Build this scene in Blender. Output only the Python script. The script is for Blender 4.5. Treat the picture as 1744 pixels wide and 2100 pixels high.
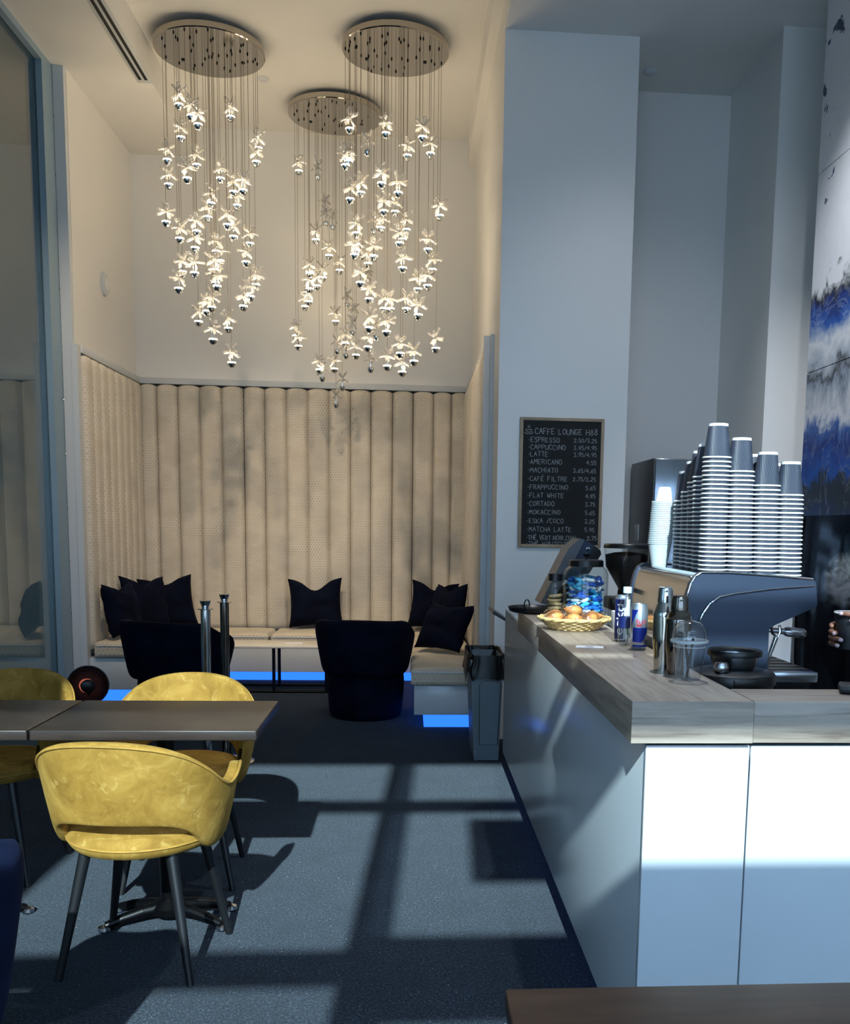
import bpy, bmesh, math, random
from mathutils import Vector, Matrix, noise as mnoise

for _o in list(bpy.data.objects):
    bpy.data.objects.remove(_o, do_unlink=True)
SC = bpy.context.scene
COL = SC.collection
R = math.radians
rnd = random.Random(7)

# ------------------------------------------------------------------ camera
CAM_H = 1.42
YAW, PITCH, ROLL = 0.0797418, 0.1264912, -0.01774986
F_PX, PX0, PY0, IW, IH = 2000.0, 1000.0, 1333.0, 1744.0, 2100.0
_f = Vector((math.sin(YAW) * math.cos(PITCH), math.cos(YAW) * math.cos(PITCH), -math.sin(PITCH)))
_r0 = Vector((math.cos(YAW), -math.sin(YAW), 0))
_d0 = _f.cross(_r0)
_r = math.cos(ROLL) * _r0 + math.sin(ROLL) * _d0
_d = -math.sin(ROLL) * _r0 + math.cos(ROLL) * _d0
cam_data = bpy.data.cameras.new('camera')
cam = bpy.data.objects.new('camera', cam_data)
COL.objects.link(cam)
cam.matrix_world = Matrix(((_r.x, -_d.x, -_f.x, 0), (_r.y, -_d.y, -_f.y, 0), (_r.z, -_d.z, -_f.z, CAM_H), (0, 0, 0, 1)))
cam_data.sensor_fit = 'HORIZONTAL'
cam_data.sensor_width = 36.0
cam_data.lens = F_PX / IW * 36.0
cam_data.shift_x = (IW / 2 - PX0) / IW
cam_data.shift_y = (PY0 - IH / 2) / IW
cam_data.clip_start = 0.05
cam_data.clip_end = 200
SC.camera = cam

# ------------------------------------------------------------------ sky, sun, exposure
SKY_COL, SKY_STR = (0.46, 0.68, 1.0), 4.8
SUN_COL, SUN_STR = (0.80, 0.95, 1.0), 11.0
SUN_DX, SUN_TAN = 0.04, 0.60           # light travels (+0.04, 1, -0.60)
LED_WARM = 46.0
world = bpy.data.worlds.new('sky')
SC.world = world
world.use_nodes = True
_bg = world.node_tree.nodes['Background']
_bg.inputs[0].default_value = (*SKY_COL, 1)
_bg.inputs[1].default_value = SKY_STR
sun_data = bpy.data.lights.new('sun', 'SUN')
sun_data.energy = SUN_STR
sun_data.angle = R(0.6)
sun_data.color = SUN_COL
sun = bpy.data.objects.new('sun', sun_data)
COL.objects.link(sun)
sun.rotation_euler = Vector((SUN_DX, 1, -SUN_TAN)).to_track_quat('-Z', 'Y').to_euler()
sun.location = (-0.4, -10, 7)
SC.view_settings.view_transform = 'Standard'
SC.view_settings.look = 'None'
SC.view_settings.gamma = 1
SC.view_settings.use_curve_mapping = False
SC.view_settings.exposure = -0.2
SC.cycles.use_denoising = True
SC.cycles.use_adaptive_sampling = True
SC.cycles.adaptive_threshold = 0.07
SC.cycles.max_bounces = 7
SC.cycles.diffuse_bounces = 3
SC.cycles.glossy_bounces = 3
SC.cycles.transmission_bounces = 4
SC.cycles.transparent_max_bounces = 16
SC.cycles.caustics_reflective = False
SC.cycles.caustics_refractive = False
SC.cycles.sample_clamp_indirect = 6.0


# ------------------------------------------------------------------ helpers
def _ray(px, py):
    a, b = (px - PX0) / F_PX, (py - PY0) / F_PX
    return _r * a + _d * b + _f

def aty(px, py, y):
    d = _ray(px, py)
    return Vector((0, 0, CAM_H)) + d * (y / d.y)

def atz(px, py, z):
    d = _ray(px, py)
    return Vector((0, 0, CAM_H)) + d * ((z - CAM_H) / d.z)

def lin(r, g, b):
    def c(v):
        v /= 255.0
        return v / 12.92 if v <= 0.04045 else ((v + 0.055) / 1.055) ** 2.4
    return (c(r), c(g), c(b), 1)

class G:
    """collects faces; build() links them as one mesh object"""
    def __init__(s):
        s.v, s.f, s.m = [], [], []

    def add(s, vs, fs, mi=0):
        o = len(s.v)
        s.v += [Vector(p) for p in vs]
        s.f += [tuple(i + o for i in f) for f in fs]
        s.m += [mi] * len(fs)
        return s

    def box(s, x0, x1, y0, y1, z0, z1, bev=0.0, seg=2, mi=0):
        if bev <= 0:
            vs = [(x, y, z) for z in (z0, z1) for y in (y0, y1) for x in (x0, x1)]
            return s.add(vs, [(0, 2, 3, 1), (4, 5, 7, 6), (0, 1, 5, 4), (2, 6, 7, 3), (0, 4, 6, 2), (1, 3, 7, 5)], mi)
        bm = bmesh.new()
        bmesh.ops.create_cube(bm, size=1)
        for v in bm.verts:
            v.co = Vector(((x0 + x1) / 2 + v.co.x * (x1 - x0), (y0 + y1) / 2 + v.co.y * (y1 - y0), (z0 + z1) / 2 + v.co.z * (z1 - z0)))
        bmesh.ops.bevel(bm, geom=bm.edges[:], offset=bev, segments=seg, affect='EDGES', profile=0.5)
        bm.verts.index_update()
        s.add([v.co.copy() for v in bm.verts], [[v.index for v in f.verts] for f in bm.faces], mi)
        bm.free()
        return s

    def lathe(s, prof, n=24, c=(0, 0, 0), sx=1.0, sy=1.0, mi=0, rot=0.0):
        o = len(s.v)
        rings = []
        for r, z in prof:
            if r < 1e-6:
                s.v.append(Vector((c[0], c[1], c[2] + z)))
                rings.append([len(s.v) - 1])
            else:
                ring = []
                for i in range(n):
                    a = 2 * math.pi * i / n + rot
                    s.v.append(Vector((c[0] + sx * r * math.cos(a), c[1] + sy * r * math.sin(a), c[2] + z)))
                    ring.append(len(s.v) - 1)
                rings.append(ring)
        for A, B in zip(rings, rings[1:]):
            if len(A) == 1 and len(B) == 1:
                continue
            for i in range(n):
                j = (i + 1) % n
                if len(A) == 1:
                    s.f.append((A[0], B[j], B[i]))
                elif len(B) == 1:
                    s.f.append((A[i], A[j], B[0]))
                else:
                    s.f.append((A[i], A[j], B[j], B[i]))
                s.m.append(mi)
        return s

    def tube(s, pts, r, n=8, closed=False, mi=0):
        P = [Vector(p) for p in pts]
        k = len(P)
        rs = r if isinstance(r, (list, tuple)) else [r] * k
        T = []
        for i in range(k):
            a = P[(i - 1) % k] if (closed or i > 0) else P[i]
            b = P[(i + 1) % k] if (closed or i < k - 1) else P[i]
            T.append((b - a).normalized())
        u = T[0].orthogonal().normalized()
        o = len(s.v)
        for i in range(k):
            if i:
                u = (T[i - 1].rotation_difference(T[i]) @ u)
                u = (u - T[i] * u.dot(T[i])).normalized()
            w = T[i].cross(u)
            for j in range(n):
                a = 2 * math.pi * j / n
                s.v.append(P[i] + (u * math.cos(a) + w * math.sin(a)) * rs[i])
        for i in range(k if closed else k - 1):
            A, B = o + i * n, o + ((i + 1) % k) * n
            for j in range(n):
                q = (j + 1) % n
                s.f.append((A + j, A + q, B + q, B + j))
                s.m.append(mi)
        if not closed:
            s.f.append(tuple(o + j for j in reversed(range(n))))
            s.f.append(tuple(o + (k - 1) * n + j for j in range(n)))
            s.m += [mi, mi]
        return s

    def grid(s, fn, nu, nv, wu=False, wv=False, mi=0):
        """fn(u, v) for u, v in 0..1"""
        o = len(s.v)
        cu, cv = (nu if wu else nu + 1), (nv if wv else nv + 1)
        for j in range(cv):
            for i in range(cu):
                s.v.append(Vector(fn(i / nu, j / nv)))
        for j in range(nv):
            for i in range(nu):
                a = o + j * cu + i
                b = o + j * cu + (i + 1) % cu
                c = o + ((j + 1) % cv) * cu + (i + 1) % cu
                d = o + ((j + 1) % cv) * cu + i
                s.f.append((a, b, c, d))
                s.m.append(mi)
        return s

    def prism(s, poly, a, b, axis='y', mi=0):
        """extrude a 2D outline between a and b along an axis: y -> (x,z), x -> (y,z), z -> (x,y)"""
        def p(q, t):
            return {'y': (q[0], t, q[1]), 'x': (t, q[0], q[1]), 'z': (q[0], q[1], t)}[axis]
        n = len(poly)
        vs = [p(q, a) for q in poly] + [p(q, b) for q in poly]
        fs = [tuple(range(n)), tuple(reversed(range(n, 2 * n)))]
        fs += [(i, i + n, (i + 1) % n + n, (i + 1) % n) for i in range(n)]
        return s.add(vs, fs, mi)

    def xf(s, m, start=0):
        for i in range(start, len(s.v)):
            s.v[i] = m @ s.v[i]
        return s

    def mesh(s, name, mats=None, smooth=40):
        me = bpy.data.meshes.new(name)
        me.from_pydata([tuple(v) for v in s.v], [], s.f)
        bm = bmesh.new()
        bm.from_mesh(me)
        bmesh.ops.recalc_face_normals(bm, faces=bm.faces[:])
        bm.to_mesh(me)
        bm.free()
        mats = mats if isinstance(mats, (list, tuple)) else [mats]
        for m in mats:
            if m:
                me.materials.append(m)
        if len(mats) > 1:
            me.polygons.foreach_set('material_index', s.m)
        if smooth:
            me.polygons.foreach_set('use_smooth', [True] * len(me.polygons))
            me.set_sharp_from_angle(angle=R(smooth))
        me.update()
        return me

    def build(s, name, mats, parent=None, loc=(0, 0, 0), rot=(0, 0, 0), smooth=40):
        return link(name, s.mesh(name, mats, smooth), parent, loc, rot)


def link(name, me, parent=None, loc=(0, 0, 0), rot=(0, 0, 0), scale=None):
    o = bpy.data.objects.new(name, me)
    COL.objects.link(o)
    if parent:
        o.parent = parent
    o.location = loc
    o.rotation_euler = rot
    if scale:
        o.scale = scale
    return o

def tag(o, label, cat, group=None, kind=None):
    o['label'] = label
    o['category'] = cat
    if group:
        o['group'] = group
    if kind:
        o['kind'] = kind
    return o

def thing(name, label, cat, loc=(0, 0, 0), rz=0.0, group=None):
    o = bpy.data.objects.new(name, None)
    o.empty_display_size = 0.05
    COL.objects.link(o)
    o.location = loc
    o.rotation_euler = (0, 0, rz)
    return tag(o, label, cat, group)

def struct(o):
    o['kind'] = 'structure'
    return o

def copy_tree(root, loc=None, rz=None, label=None, group=None, parent=None):
    c = root.copy()
    COL.objects.link(c)
    c.parent = parent
    if loc is not None:
        c.location = loc
    if rz is not None:
        c.rotation_euler = (0, 0, rz)
    if label:
        c['label'] = label
    if group:
        c['group'] = group
    for ch in KIDS.get(root.name, []) or root.children:
        copy_tree(ch, parent=c)
    return c
KIDS = {}

def lerp(a, b, t):
    return a + (b - a) * t

def interp(x, pts):
    if x <= pts[0][0]:
        return pts[0][1]
    for (a, va), (b, vb) in zip(pts, pts[1:]):
        if x <= b:
            t = (x - a) / (b - a)
            t = t * t * (3 - 2 * t)
            return va + (vb - va) * t
    return pts[-1][1]


# ------------------------------------------------------------------ materials
class N:
    """small node-tree builder"""
    def __init__(s, name):
        s.m = bpy.data.materials.new(name)
        s.m.use_nodes = True
        s.t = s.m.node_tree
        s.b = s.t.nodes['Principled BSDF']
        s.out = s.t.nodes['Material Output']

    def n(s, typ, **kw):
        nd = s.t.nodes.new(typ)
        for k, v in kw.items():
            if k.startswith('i_'):
                key = k[2:]
                nd.inputs[int(key) if key.isdigit() else key.replace('_', ' ')].default_value = v
            else:
                setattr(nd, k, v)
        return nd

    def l(s, a, b):
        s.t.links.new(a, b)

    def math(s, op, a, b=None, c=None, clamp=False):
        nd = s.n('ShaderNodeMath', operation=op, use_clamp=clamp)
        for i, v in enumerate((a, b, c)):
            if v is None:
                continue
            if isinstance(v, (int, float)):
                nd.inputs[i].default_value = v
            else:
                s.l(v, nd.inputs[i])
        return nd.outputs[0]

    def vmath(s, op, a, b=None, c=None, out=0):
        nd = s.n('ShaderNodeVectorMath', operation=op)
        for i, v in enumerate((a, b, c)):
            if v is None:
                continue
            if isinstance(v, (tuple, list)):
                nd.inputs[i].default_value = v
            else:
                s.l(v, nd.inputs[i])
        return nd.outputs[out]

    def pos(s):
        return s.n('ShaderNodeNewGeometry').outputs['Position']

    def obj(s):
        return s.n('ShaderNodeTexCoord').outputs['Object']

    def noise(s, vec, scale, detail=3, rough=0.5, dist=0.0, out='Fac'):
        nd = s.n('ShaderNodeTexNoise')
        nd.inputs['Scale'].default_value = scale
        nd.inputs['Detail'].default_value = detail
        nd.inputs['Roughness'].default_value = rough
        nd.inputs['Distortion'].default_value = dist
        if vec is not None:
            s.l(vec, nd.inputs['Vector'])
        return nd.outputs[out]

    def ramp(s, fac, stops, interp='LINEAR'):
        nd = s.n('ShaderNodeValToRGB')
        cr = nd.color_ramp
        cr.interpolation = interp
        while len(cr.elements) < len(stops):
            cr.elements.new(0.5)
        for e, (p, c) in zip(cr.elements, stops):
            e.position = p
            e.color = c if len(c) == 4 else (*c, 1)
        s.l(fac, nd.inputs[0])
        return nd.outputs[0]

    def mix(s, fac, a, b):
        nd = s.n('ShaderNodeMix', data_type='RGBA')
        for sock, v in ((nd.inputs[0], fac), (nd.inputs[6], a), (nd.inputs[7], b)):
            if isinstance(v, (int, float, tuple)):
                sock.default_value = v
            else:
                s.l(v, sock)
        return nd.outputs[2]

    def bump(s, h, strength=0.3, dist=0.01):
        nd = s.n('ShaderNodeBump')
        nd.inputs['Strength'].default_value = strength
        nd.inputs['Distance'].default_value = dist
        s.l(h, nd.inputs['Height'])
        s.l(nd.outputs[0], s.b.inputs['Normal'])

    def set(s, **kw):
        for k, v in kw.items():
            sock = s.b.inputs[k.replace('_', ' ')]
            if hasattr(v, 'is_linked'):
                s.l(v, sock)
            else:
                sock.default_value = v
        return s

def pmat(name, col, rough=0.5, metal=0.0, var=0.0, vscale=6.0, bump=0.0, bscale=80.0, **kw):
    m = N(name)
    m.set(Base_Color=col, Roughness=rough, Metallic=metal, **kw)
    if var or bump:
        p = m.obj()
        if var:
            f = m.noise(p, vscale, 4)
            lo = tuple(max(0, c * (1 - var)) for c in col[:3]) + (1,)
            hi = tuple(min(1, c * (1 + var)) for c in col[:3]) + (1,)
            m.set(Base_Color=m.ramp(f, [(0.3, lo), (0.7, hi)]))
        if bump:
            m.bump(m.noise(p, bscale, 3), bump, 0.004)
    return m.m

def emat(name, col, strength):
    m = N(name)
    m.set(Base_Color=(0, 0, 0, 1), Emission_Color=col, Emission_Strength=strength)
    return m.m

def thin_glass(name, tint=(1, 1, 1, 1), refl=0.5, rough=0.02, base=0.06):
    m = N(name)
    t = m.n('ShaderNodeBsdfTransparent')
    t.inputs[0].default_value = tint
    g = m.n('ShaderNodeBsdfGlossy')
    g.inputs['Roughness'].default_value = rough
    lw = m.n('ShaderNodeLayerWeight')
    lw.inputs[0].default_value = 0.5
    fac = m.math('MULTIPLY_ADD', m.math('POWER', lw.outputs['Facing'], 4.0), refl, base, clamp=True)
    mx = m.n('ShaderNodeMixShader')
    m.l(fac, mx.inputs[0])
    m.l(t.outputs[0], mx.inputs[1])
    m.l(g.outputs[0], mx.inputs[2])
    m.l(mx.outputs[0], m.out.inputs[0])
    return m.m

def interp2(x, pts):
    """smooth curve through the points"""
    n = len(pts)
    if x <= pts[0][0]:
        return pts[0][1]
    for i in range(n - 1):
        (a, va), (b, vb) = pts[i], pts[i + 1]
        if x <= b:
            t = (x - a) / (b - a)
            ma = 0.0 if i == 0 else (vb - pts[i - 1][1]) / (b - pts[i - 1][0])
            mb = (pts[min(n - 1, i + 2)][1] - va) / (pts[min(n - 1, i + 2)][0] - a)
            h = b - a
            return (2 * t ** 3 - 3 * t * t + 1) * va + (t ** 3 - 2 * t * t + t) * h * ma + (-2 * t ** 3 + 3 * t * t) * vb + (t ** 3 - t * t) * h * mb
    return pts[-1][1]

def hex_mask(m, u, v, size):
    """0 inside a honeycomb cell .. 1 on its outline"""
    cx = m.n('ShaderNodeCombineXYZ')
    m.l(u, cx.inputs[0])
    m.l(v, cx.inputs[1])
    p = m.vmath('ADD', m.vmath('SCALE', cx.outputs[0]), (500.0, 866.0254, 0))
    p.node.inputs[0].links[0].from_node.inputs['Scale'].default_value = 1.0 / size
    r, h = (1.0, 1.7320508, 1.0), (0.5, 0.8660254, 0.5)
    a = m.vmath('SUBTRACT', m.vmath('MODULO', p, r), h)
    b = m.vmath('SUBTRACT', m.vmath('MODULO', m.vmath('SUBTRACT', p, h), r), h)
    a = m.vmath('MULTIPLY', a, (1, 1, 0))
    b = m.vmath('MULTIPLY', b, (1, 1, 0))
    la = m.vmath('LENGTH', a, out=1)
    lb = m.vmath('LENGTH', b, out=1)
    sel = m.math('LESS_THAN', la, lb)
    mx = m.n('ShaderNodeMix', data_type='VECTOR')
    m.l(sel, mx.inputs[0])
    m.l(b, mx.inputs[4])
    m.l(a, mx.inputs[5])
    g = m.vmath('ABSOLUTE', mx.outputs[1])
    d1 = m.vmath('DOT_PRODUCT', g, (0.5, 0.8660254, 0), out=1)
    sp = m.n('ShaderNodeSeparateXYZ')
    m.l(g, sp.inputs[0])
    d = m.math('MAXIMUM', d1, sp.outputs[0])
    mr = m.n('ShaderNodeMapRange', interpolation_type='SMOOTHSTEP')
    m.l(d, mr.inputs[0])
    mr.inputs[1].default_value = 0.36
    mr.inputs[2].default_value = 0.45
    return mr.outputs[0]

def hex_fabric(name, uvec, vvec, size, base, line, blotch):
    m = N(name)
    p = m.pos()
    u = m.vmath('DOT_PRODUCT', p, uvec, out=1)
    v = m.vmath('DOT_PRODUCT', p, vvec, out=1)
    mask = hex_mask(m, u, v, size)
    n1 = m.noise(p, 2.6, 4, 0.6)
    st = m.n('ShaderNodeMapping')
    st.inputs['Scale'].default_value = (5, 5, 8)
    m.l(p, st.inputs[0])
    n2 = m.noise(st.outputs[0], 0.9, 3, 0.6)
    fade = m.math('MULTIPLY', mask, m.ramp(n1, [(0.35, (0.15, 0.15, 0.15)), (0.62, (1, 1, 1))]))
    c = m.mix(m.math('MULTIPLY', m.ramp(n2, [(0.40, (1, 1, 1)), (0.60, (0, 0, 0))]), 0.26), base, blotch)
    c = m.mix(m.math('MULTIPLY', fade, 0.8), c, line)
    m.set(Base_Color=c, Roughness=0.75, Specular_IOR_Level=0.3, Sheen_Weight=0.15, Sheen_Roughness=0.4)
    m.bump(mask, 0.25, 0.003)
    return m.m

MAT = {}
def build_materials():
    M = MAT
    # carpet: dark navy loop with pale flecks
    m = N('carpet')
    p = m.pos()
    fine = m.noise(p, 230, 2, 0.7)
    grain = m.noise(p, 105, 3, 0.75)
    mid = m.noise(p, 5, 5, 0.65)
    tone = m.math('ADD', m.math('MULTIPLY', fine, 0.45), m.math('MULTIPLY', grain, 0.55))
    c = m.ramp(tone, [(0.36, lin(2, 4, 7)), (0.50, lin(18, 25, 35)), (0.66, lin(84, 100, 122))])
    c = m.mix(m.math('MULTIPLY', m.ramp(mid, [(0.35, (1, 1, 1)), (0.65, (0, 0, 0))]), 0.5), c, lin(13, 18, 26))
    fl = m.noise(p, 130, 0)
    c = m.mix(m.ramp(fl, [(0.845, (0, 0, 0)), (0.86, (1, 1, 1))]), c, lin(170, 180, 195))
    m.set(Base_Color=c, Roughness=0.95, Specular_IOR_Level=0.05, Sheen_Weight=0.135, Sheen_Roughness=0.5, Sheen_Tint=(0.72, 0.86, 1.0, 1))
    m.bump(tone, 0.9, 0.008)
    M['carpet'] = m.m
    M['wall_white'] = pmat('wall_white', lin(236, 234, 230), 0.38, var=0.015, vscale=1.2)
    M['wall_grey'] = pmat('wall_grey', lin(232, 230, 226), 0.4, var=0.02, vscale=1.2)
    M['ceiling_white'] = pmat('ceiling_white', lin(236, 234, 230), 0.8, var=0.015, vscale=1.0)
    M['trim_white'] = pmat('trim_white', lin(205, 210, 214), 0.45)
    M['laminate_white'] = pmat('laminate_white', lin(198, 207, 214), 0.22, var=0.02, vscale=3)
    M['frame_blue'] = pmat('frame_blue', lin(142, 166, 182), 0.35, 0.1)
    M['frame_dark'] = pmat('frame_dark', lin(38, 42, 48), 0.45, 0.4)
    M['hex_back'] = hex_fabric('hex_fabric_back', (1, 0, 0), (0, 0, 1), 0.026, lin(206, 197, 182), lin(236, 230, 218), lin(170, 158, 140))
    M['hex_side'] = hex_fabric('hex_fabric_side', (0, 1, 0), (0, 0, 1), 0.026, lin(208, 200, 186), lin(238, 232, 222), lin(176, 166, 150))
    M['hex_seat'] = hex_fabric('hex_fabric_seat', (1, 0, 0), (0, 1, 1), 0.034, lin(198, 188, 170), lin(232, 226, 212), lin(160, 148, 128))
    M['velvet_navy'] = pmat('velvet_navy', lin(7, 13, 32), 0.85, var=0.35, vscale=7, Specular_IOR_Level=0.08, Sheen_Weight=0.03, Sheen_Roughness=0.4, Sheen_Tint=lin(50, 76, 140))
    M['velvet_navy_lit'] = pmat('velvet_navy_lit', lin(10, 21, 46), 0.85, var=0.3, vscale=7, Specular_IOR_Level=0.1, Sheen_Weight=0.04, Sheen_Tint=lin(70, 100, 170))  # the navy velvet again, sky light put into its lighter colour
    # mustard velvet with crushed patches
    m = N('velvet_mustard')
    p = m.obj()
    n1 = m.noise(p, 9, 5, 0.65, 0.6)
    n2 = m.noise(p, 26, 4, 0.6, 0.8)
    c = m.ramp(n1, [(0.32, lin(124, 92, 34)), (0.52, lin(150, 116, 50)), (0.72, lin(176, 142, 72))])
    c = m.mix(m.math('MULTIPLY', m.ramp(n2, [(0.58, (0, 0, 0)), (0.72, (1, 1, 1))]), 0.5), c, lin(194, 164, 94))
    m.set(Base_Color=c, Roughness=0.8, Specular_IOR_Level=0.2, Sheen_Weight=0.1, Sheen_Tint=lin(230, 200, 120))
    m.bump(n2, 0.15, 0.01)
    M['velvet_mustard'] = m.m
    M['mustard_pipe'] = pmat('mustard_pipe', lin(166, 128, 54), 0.8, var=0.15, vscale=20)
    M['black_wood'] = pmat('black_wood', lin(20, 22, 25), 0.4, var=0.2, vscale=10)
    M['black_metal'] = pmat('black_metal', lin(14, 15, 18), 0.35, 0.6)
    M['black_plastic'] = pmat('black_plastic', lin(16, 17, 20), 0.35)
    M['black_matte'] = pmat('black_matte', lin(12, 13, 16), 0.7)
    M['chrome'] = pmat('chrome', lin(205, 208, 212), 0.08, 1.0)
    M['steel'] = pmat('steel', lin(178, 182, 188), 0.22, 1.0)
    M['smoked_steel'] = pmat('smoked_steel', lin(124, 118, 112), 0.1, 1.0)
    M['shaker_steel'] = pmat('shaker_steel', lin(206, 200, 190), 0.1, 1.0)
    M['mirror_disc'] = pmat('mirror_disc', lin(176, 170, 162), 0.10, 1.0)
    M['cord'] = pmat('cord', lin(120, 108, 92), 0.5)
    # dark walnut table top
    for key, a, b, sc in (('table_wood', (42, 36, 33), (58, 49, 44), 1.0), ('table_wood_red', (36, 27, 24), (54, 40, 34), 1.0)):
        m = N(key)
        mp = m.n('ShaderNodeMapping')
        mp.inputs['Scale'].default_value = (2.0, 14, 14)
        m.l(m.obj(), mp.inputs[0])
        n1 = m.noise(mp.outputs[0], 3, 5, 0.6, 0.5)
        m.set(Base_Color=m.ramp(n1, [(0.3, lin(*a)), (0.7, lin(*b))]), Roughness=0.33 if key == 'table_wood' else 0.46, Specular_IOR_Level=0.35 if key == 'table_wood' else 0.15)
        m.bump(n1, 0.06, 0.002)
        M[key] = m.m
    # grey oak worktop: grain along a chosen axis
    for key, scl in (('oak_y', (26, 1.6, 26)), ('oak_x', (1.6, 26, 26))):
        m = N(key)
        mp = m.n('ShaderNodeMapping')
        mp.inputs['Scale'].default_value = scl
        m.l(m.pos(), mp.inputs[0])
        n1 = m.noise(mp.outputs[0], 2.2, 6, 0.62, 0.35)
        n2 = m.noise(mp.outputs[0], 9, 3, 0.6)
        c = m.ramp(n1, [(0.28, lin(112, 100, 90)), (0.45, lin(150, 138, 126)), (0.62, lin(166, 154, 141)), (0.8, lin(138, 125, 113))])
        c = m.mix(m.math('MULTIPLY', m.ramp(n2, [(0.6, (0, 0, 0)), (0.72, (1, 1, 1))]), 0.3), c, lin(98, 86, 77))
        m.set(Base_Color=c, Roughness=0.38)
        m.bump(n1, 0.08, 0.002)
        M[key] = m.m
    M['led_blue'] = emat('led_blue', lin(40, 112, 255), 2.0)
    M['led_warm'] = emat('led_warm', (1.0, 0.80, 0.52, 1), LED_WARM)
    M['led_off'] = pmat('led_off', lin(180, 176, 168), 0.4)
    # crystal petals: clear, sparkling, catching the lamp under them
    m = N('crystal')
    tr = m.n('ShaderNodeBsdfTransparent')
    gl = m.n('ShaderNodeBsdfGlossy')
    gl.inputs['Roughness'].default_value = 0.05
    tl = m.n('ShaderNodeBsdfTranslucent')
    tl.inputs[0].default_value = (0.95, 0.93, 0.9, 1)
    df = m.n('ShaderNodeBsdfDiffuse')
    df.inputs[0].default_value = (0.9, 0.9, 0.9, 1)
    a1 = m.n('ShaderNodeMixShader', i_0=0.5)
    m.l(tl.outputs[0], a1.inputs[1])
    m.l(df.outputs[0], a1.inputs[2])
    lw = m.n('ShaderNodeLayerWeight', i_0=0.35)
    a2 = m.n('ShaderNodeMixShader', i_0=0.65)
    m.l(gl.outputs[0], a2.inputs[1])
    m.l(a1.outputs[0], a2.inputs[2])
    a3 = m.n('ShaderNodeMixShader')
    m.l(m.math('MULTIPLY_ADD', lw.outputs['Facing'], 0.65, 0.30, clamp=True), a3.inputs[0])
    m.l(tr.outputs[0], a3.inputs[1])
    m.l(a2.outputs[0], a3.inputs[2])
    m.l(a3.outputs[0], m.out.inputs[0])
    M['crystal'] = m.m
    M['glass'] = thin_glass('glass', (0.97, 0.99, 0.98, 1), 0.6, 0.01, 0.03)
    M['glass_partition'] = thin_glass('glass_partition', (0.62, 0.68, 0.66, 1), 0.55, 0.01, 0.14)
    M['glass_jar'] = thin_glass('glass_jar', (0.95, 0.97, 0.97, 1), 0.5, 0.02, 0.035)
    M['plastic_clear'] = thin_glass('plastic_clear', (0.93, 0.95, 0.97, 1), 0.9, 0.10, 0.09)
    M['half_shadow_pane'] = thin_glass('half_shadow_pane', (0.30, 0.33, 0.36, 1), 0.4, 0.02, 0.04)  # half-clear sheet for the strip that casts the grey half shadow
    M['smoked_glass'] = thin_glass('smoked_glass', (0.40, 0.44, 0.50, 1), 0.35, 0.03, 0.03)
    m = N('plastic_milky')
    m.set(Base_Color=lin(226, 236, 240), Roughness=0.25)
    tl = m.n('ShaderNodeBsdfTranslucent')
    tl.inputs[0].default_value = lin(226, 236, 240)
    mx = m.n('ShaderNodeMixShader', i_0=0.45)
    m.l(m.b.outputs[0], mx.inputs[1])
    m.l(tl.outputs[0], mx.inputs[2])
    m.l(mx.outputs[0], m.out.inputs[0])
    M['plastic_milky'] = m.m
    M['chalk_slate'] = pmat('chalk_slate', lin(9, 12, 16), 0.75, var=0.3, vscale=4)
    M['chalk'] = pmat('chalk', lin(168, 172, 174), 0.9)
    M['pine'] = pmat('pine', lin(164, 142, 116), 0.5, var=0.2, vscale=9)
    M['paper_white'] = pmat('paper_white', lin(238, 240, 244), 0.6)
    M['ink_grey'] = pmat('ink_grey', lin(120, 125, 140), 0.7)
    # ripple paper cup
    m = N('ripple_paper')
    sp = m.n('ShaderNodeSeparateXYZ')
    m.l(m.obj(), sp.inputs[0])
    ang = m.math('ARCTAN2', sp.outputs[1], sp.outputs[0])
    w = m.math('SINE', m.math('MULTIPLY', m.math('ADD', ang, m.math('MULTIPLY', sp.outputs[2], 4.0)), 62.0))
    c = m.ramp(m.math('MULTIPLY_ADD', w, 0.5, 0.5), [(0.2, lin(10, 14, 22)), (0.9, lin(72, 84, 106))])
    m.set(Base_Color=c, Roughness=0.42)
    m.bump(w, 0.5, 0.0012)
    M['ripple_paper'] = m.m
    M['cup_white'] = pmat('cup_white', lin(240, 242, 244), 0.5)
    M['cup_black'] = pmat('cup_black', lin(18, 19, 26), 0.5)
    M['machine_blue'] = pmat('machine_blue', lin(44, 56, 76), 0.38, 0.35)
    M['bin_grey'] = pmat('bin_grey', lin(112, 124, 132), 0.45, var=0.05, vscale=4)
    M['bag_black'] = pmat('bag_black', lin(8, 8, 10), 0.36, bump=0.35, bscale=24, Specular_IOR_Level=0.35)
    M['wicker'] = pmat('wicker', lin(206, 178, 122), 0.6, var=0.2, vscale=40)
    M['pastry'] = pmat('pastry', lin(196, 132, 70), 0.5, var=0.4, vscale=14)
    M['wrap'] = thin_glass('wrap', (0.94, 0.92, 0.94, 1), 0.6, 0.12, 0.10)
    M['candy_cyan'] = pmat('candy_cyan', lin(70, 190, 240), 0.3, var=0.25, vscale=30)
    M['candy_blue'] = pmat('candy_blue', lin(30, 104, 216), 0.3, var=0.25, vscale=30)
    M['candy_white'] = pmat('candy_white', lin(226, 238, 244), 0.3, var=0.08, vscale=30)
    M['biscuit'] = pmat('biscuit', lin(186, 160, 110), 0.7, var=0.35, vscale=30)
    M['beans'] = pmat('beans', lin(34, 24, 20), 0.45, var=0.4, vscale=50)
    M['can_silver'] = pmat('can_silver', lin(190, 198, 208), 0.25, 0.85)
    M['can_blue'] = pmat('can_blue', lin(22, 40, 138), 0.3, 0.4)
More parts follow.
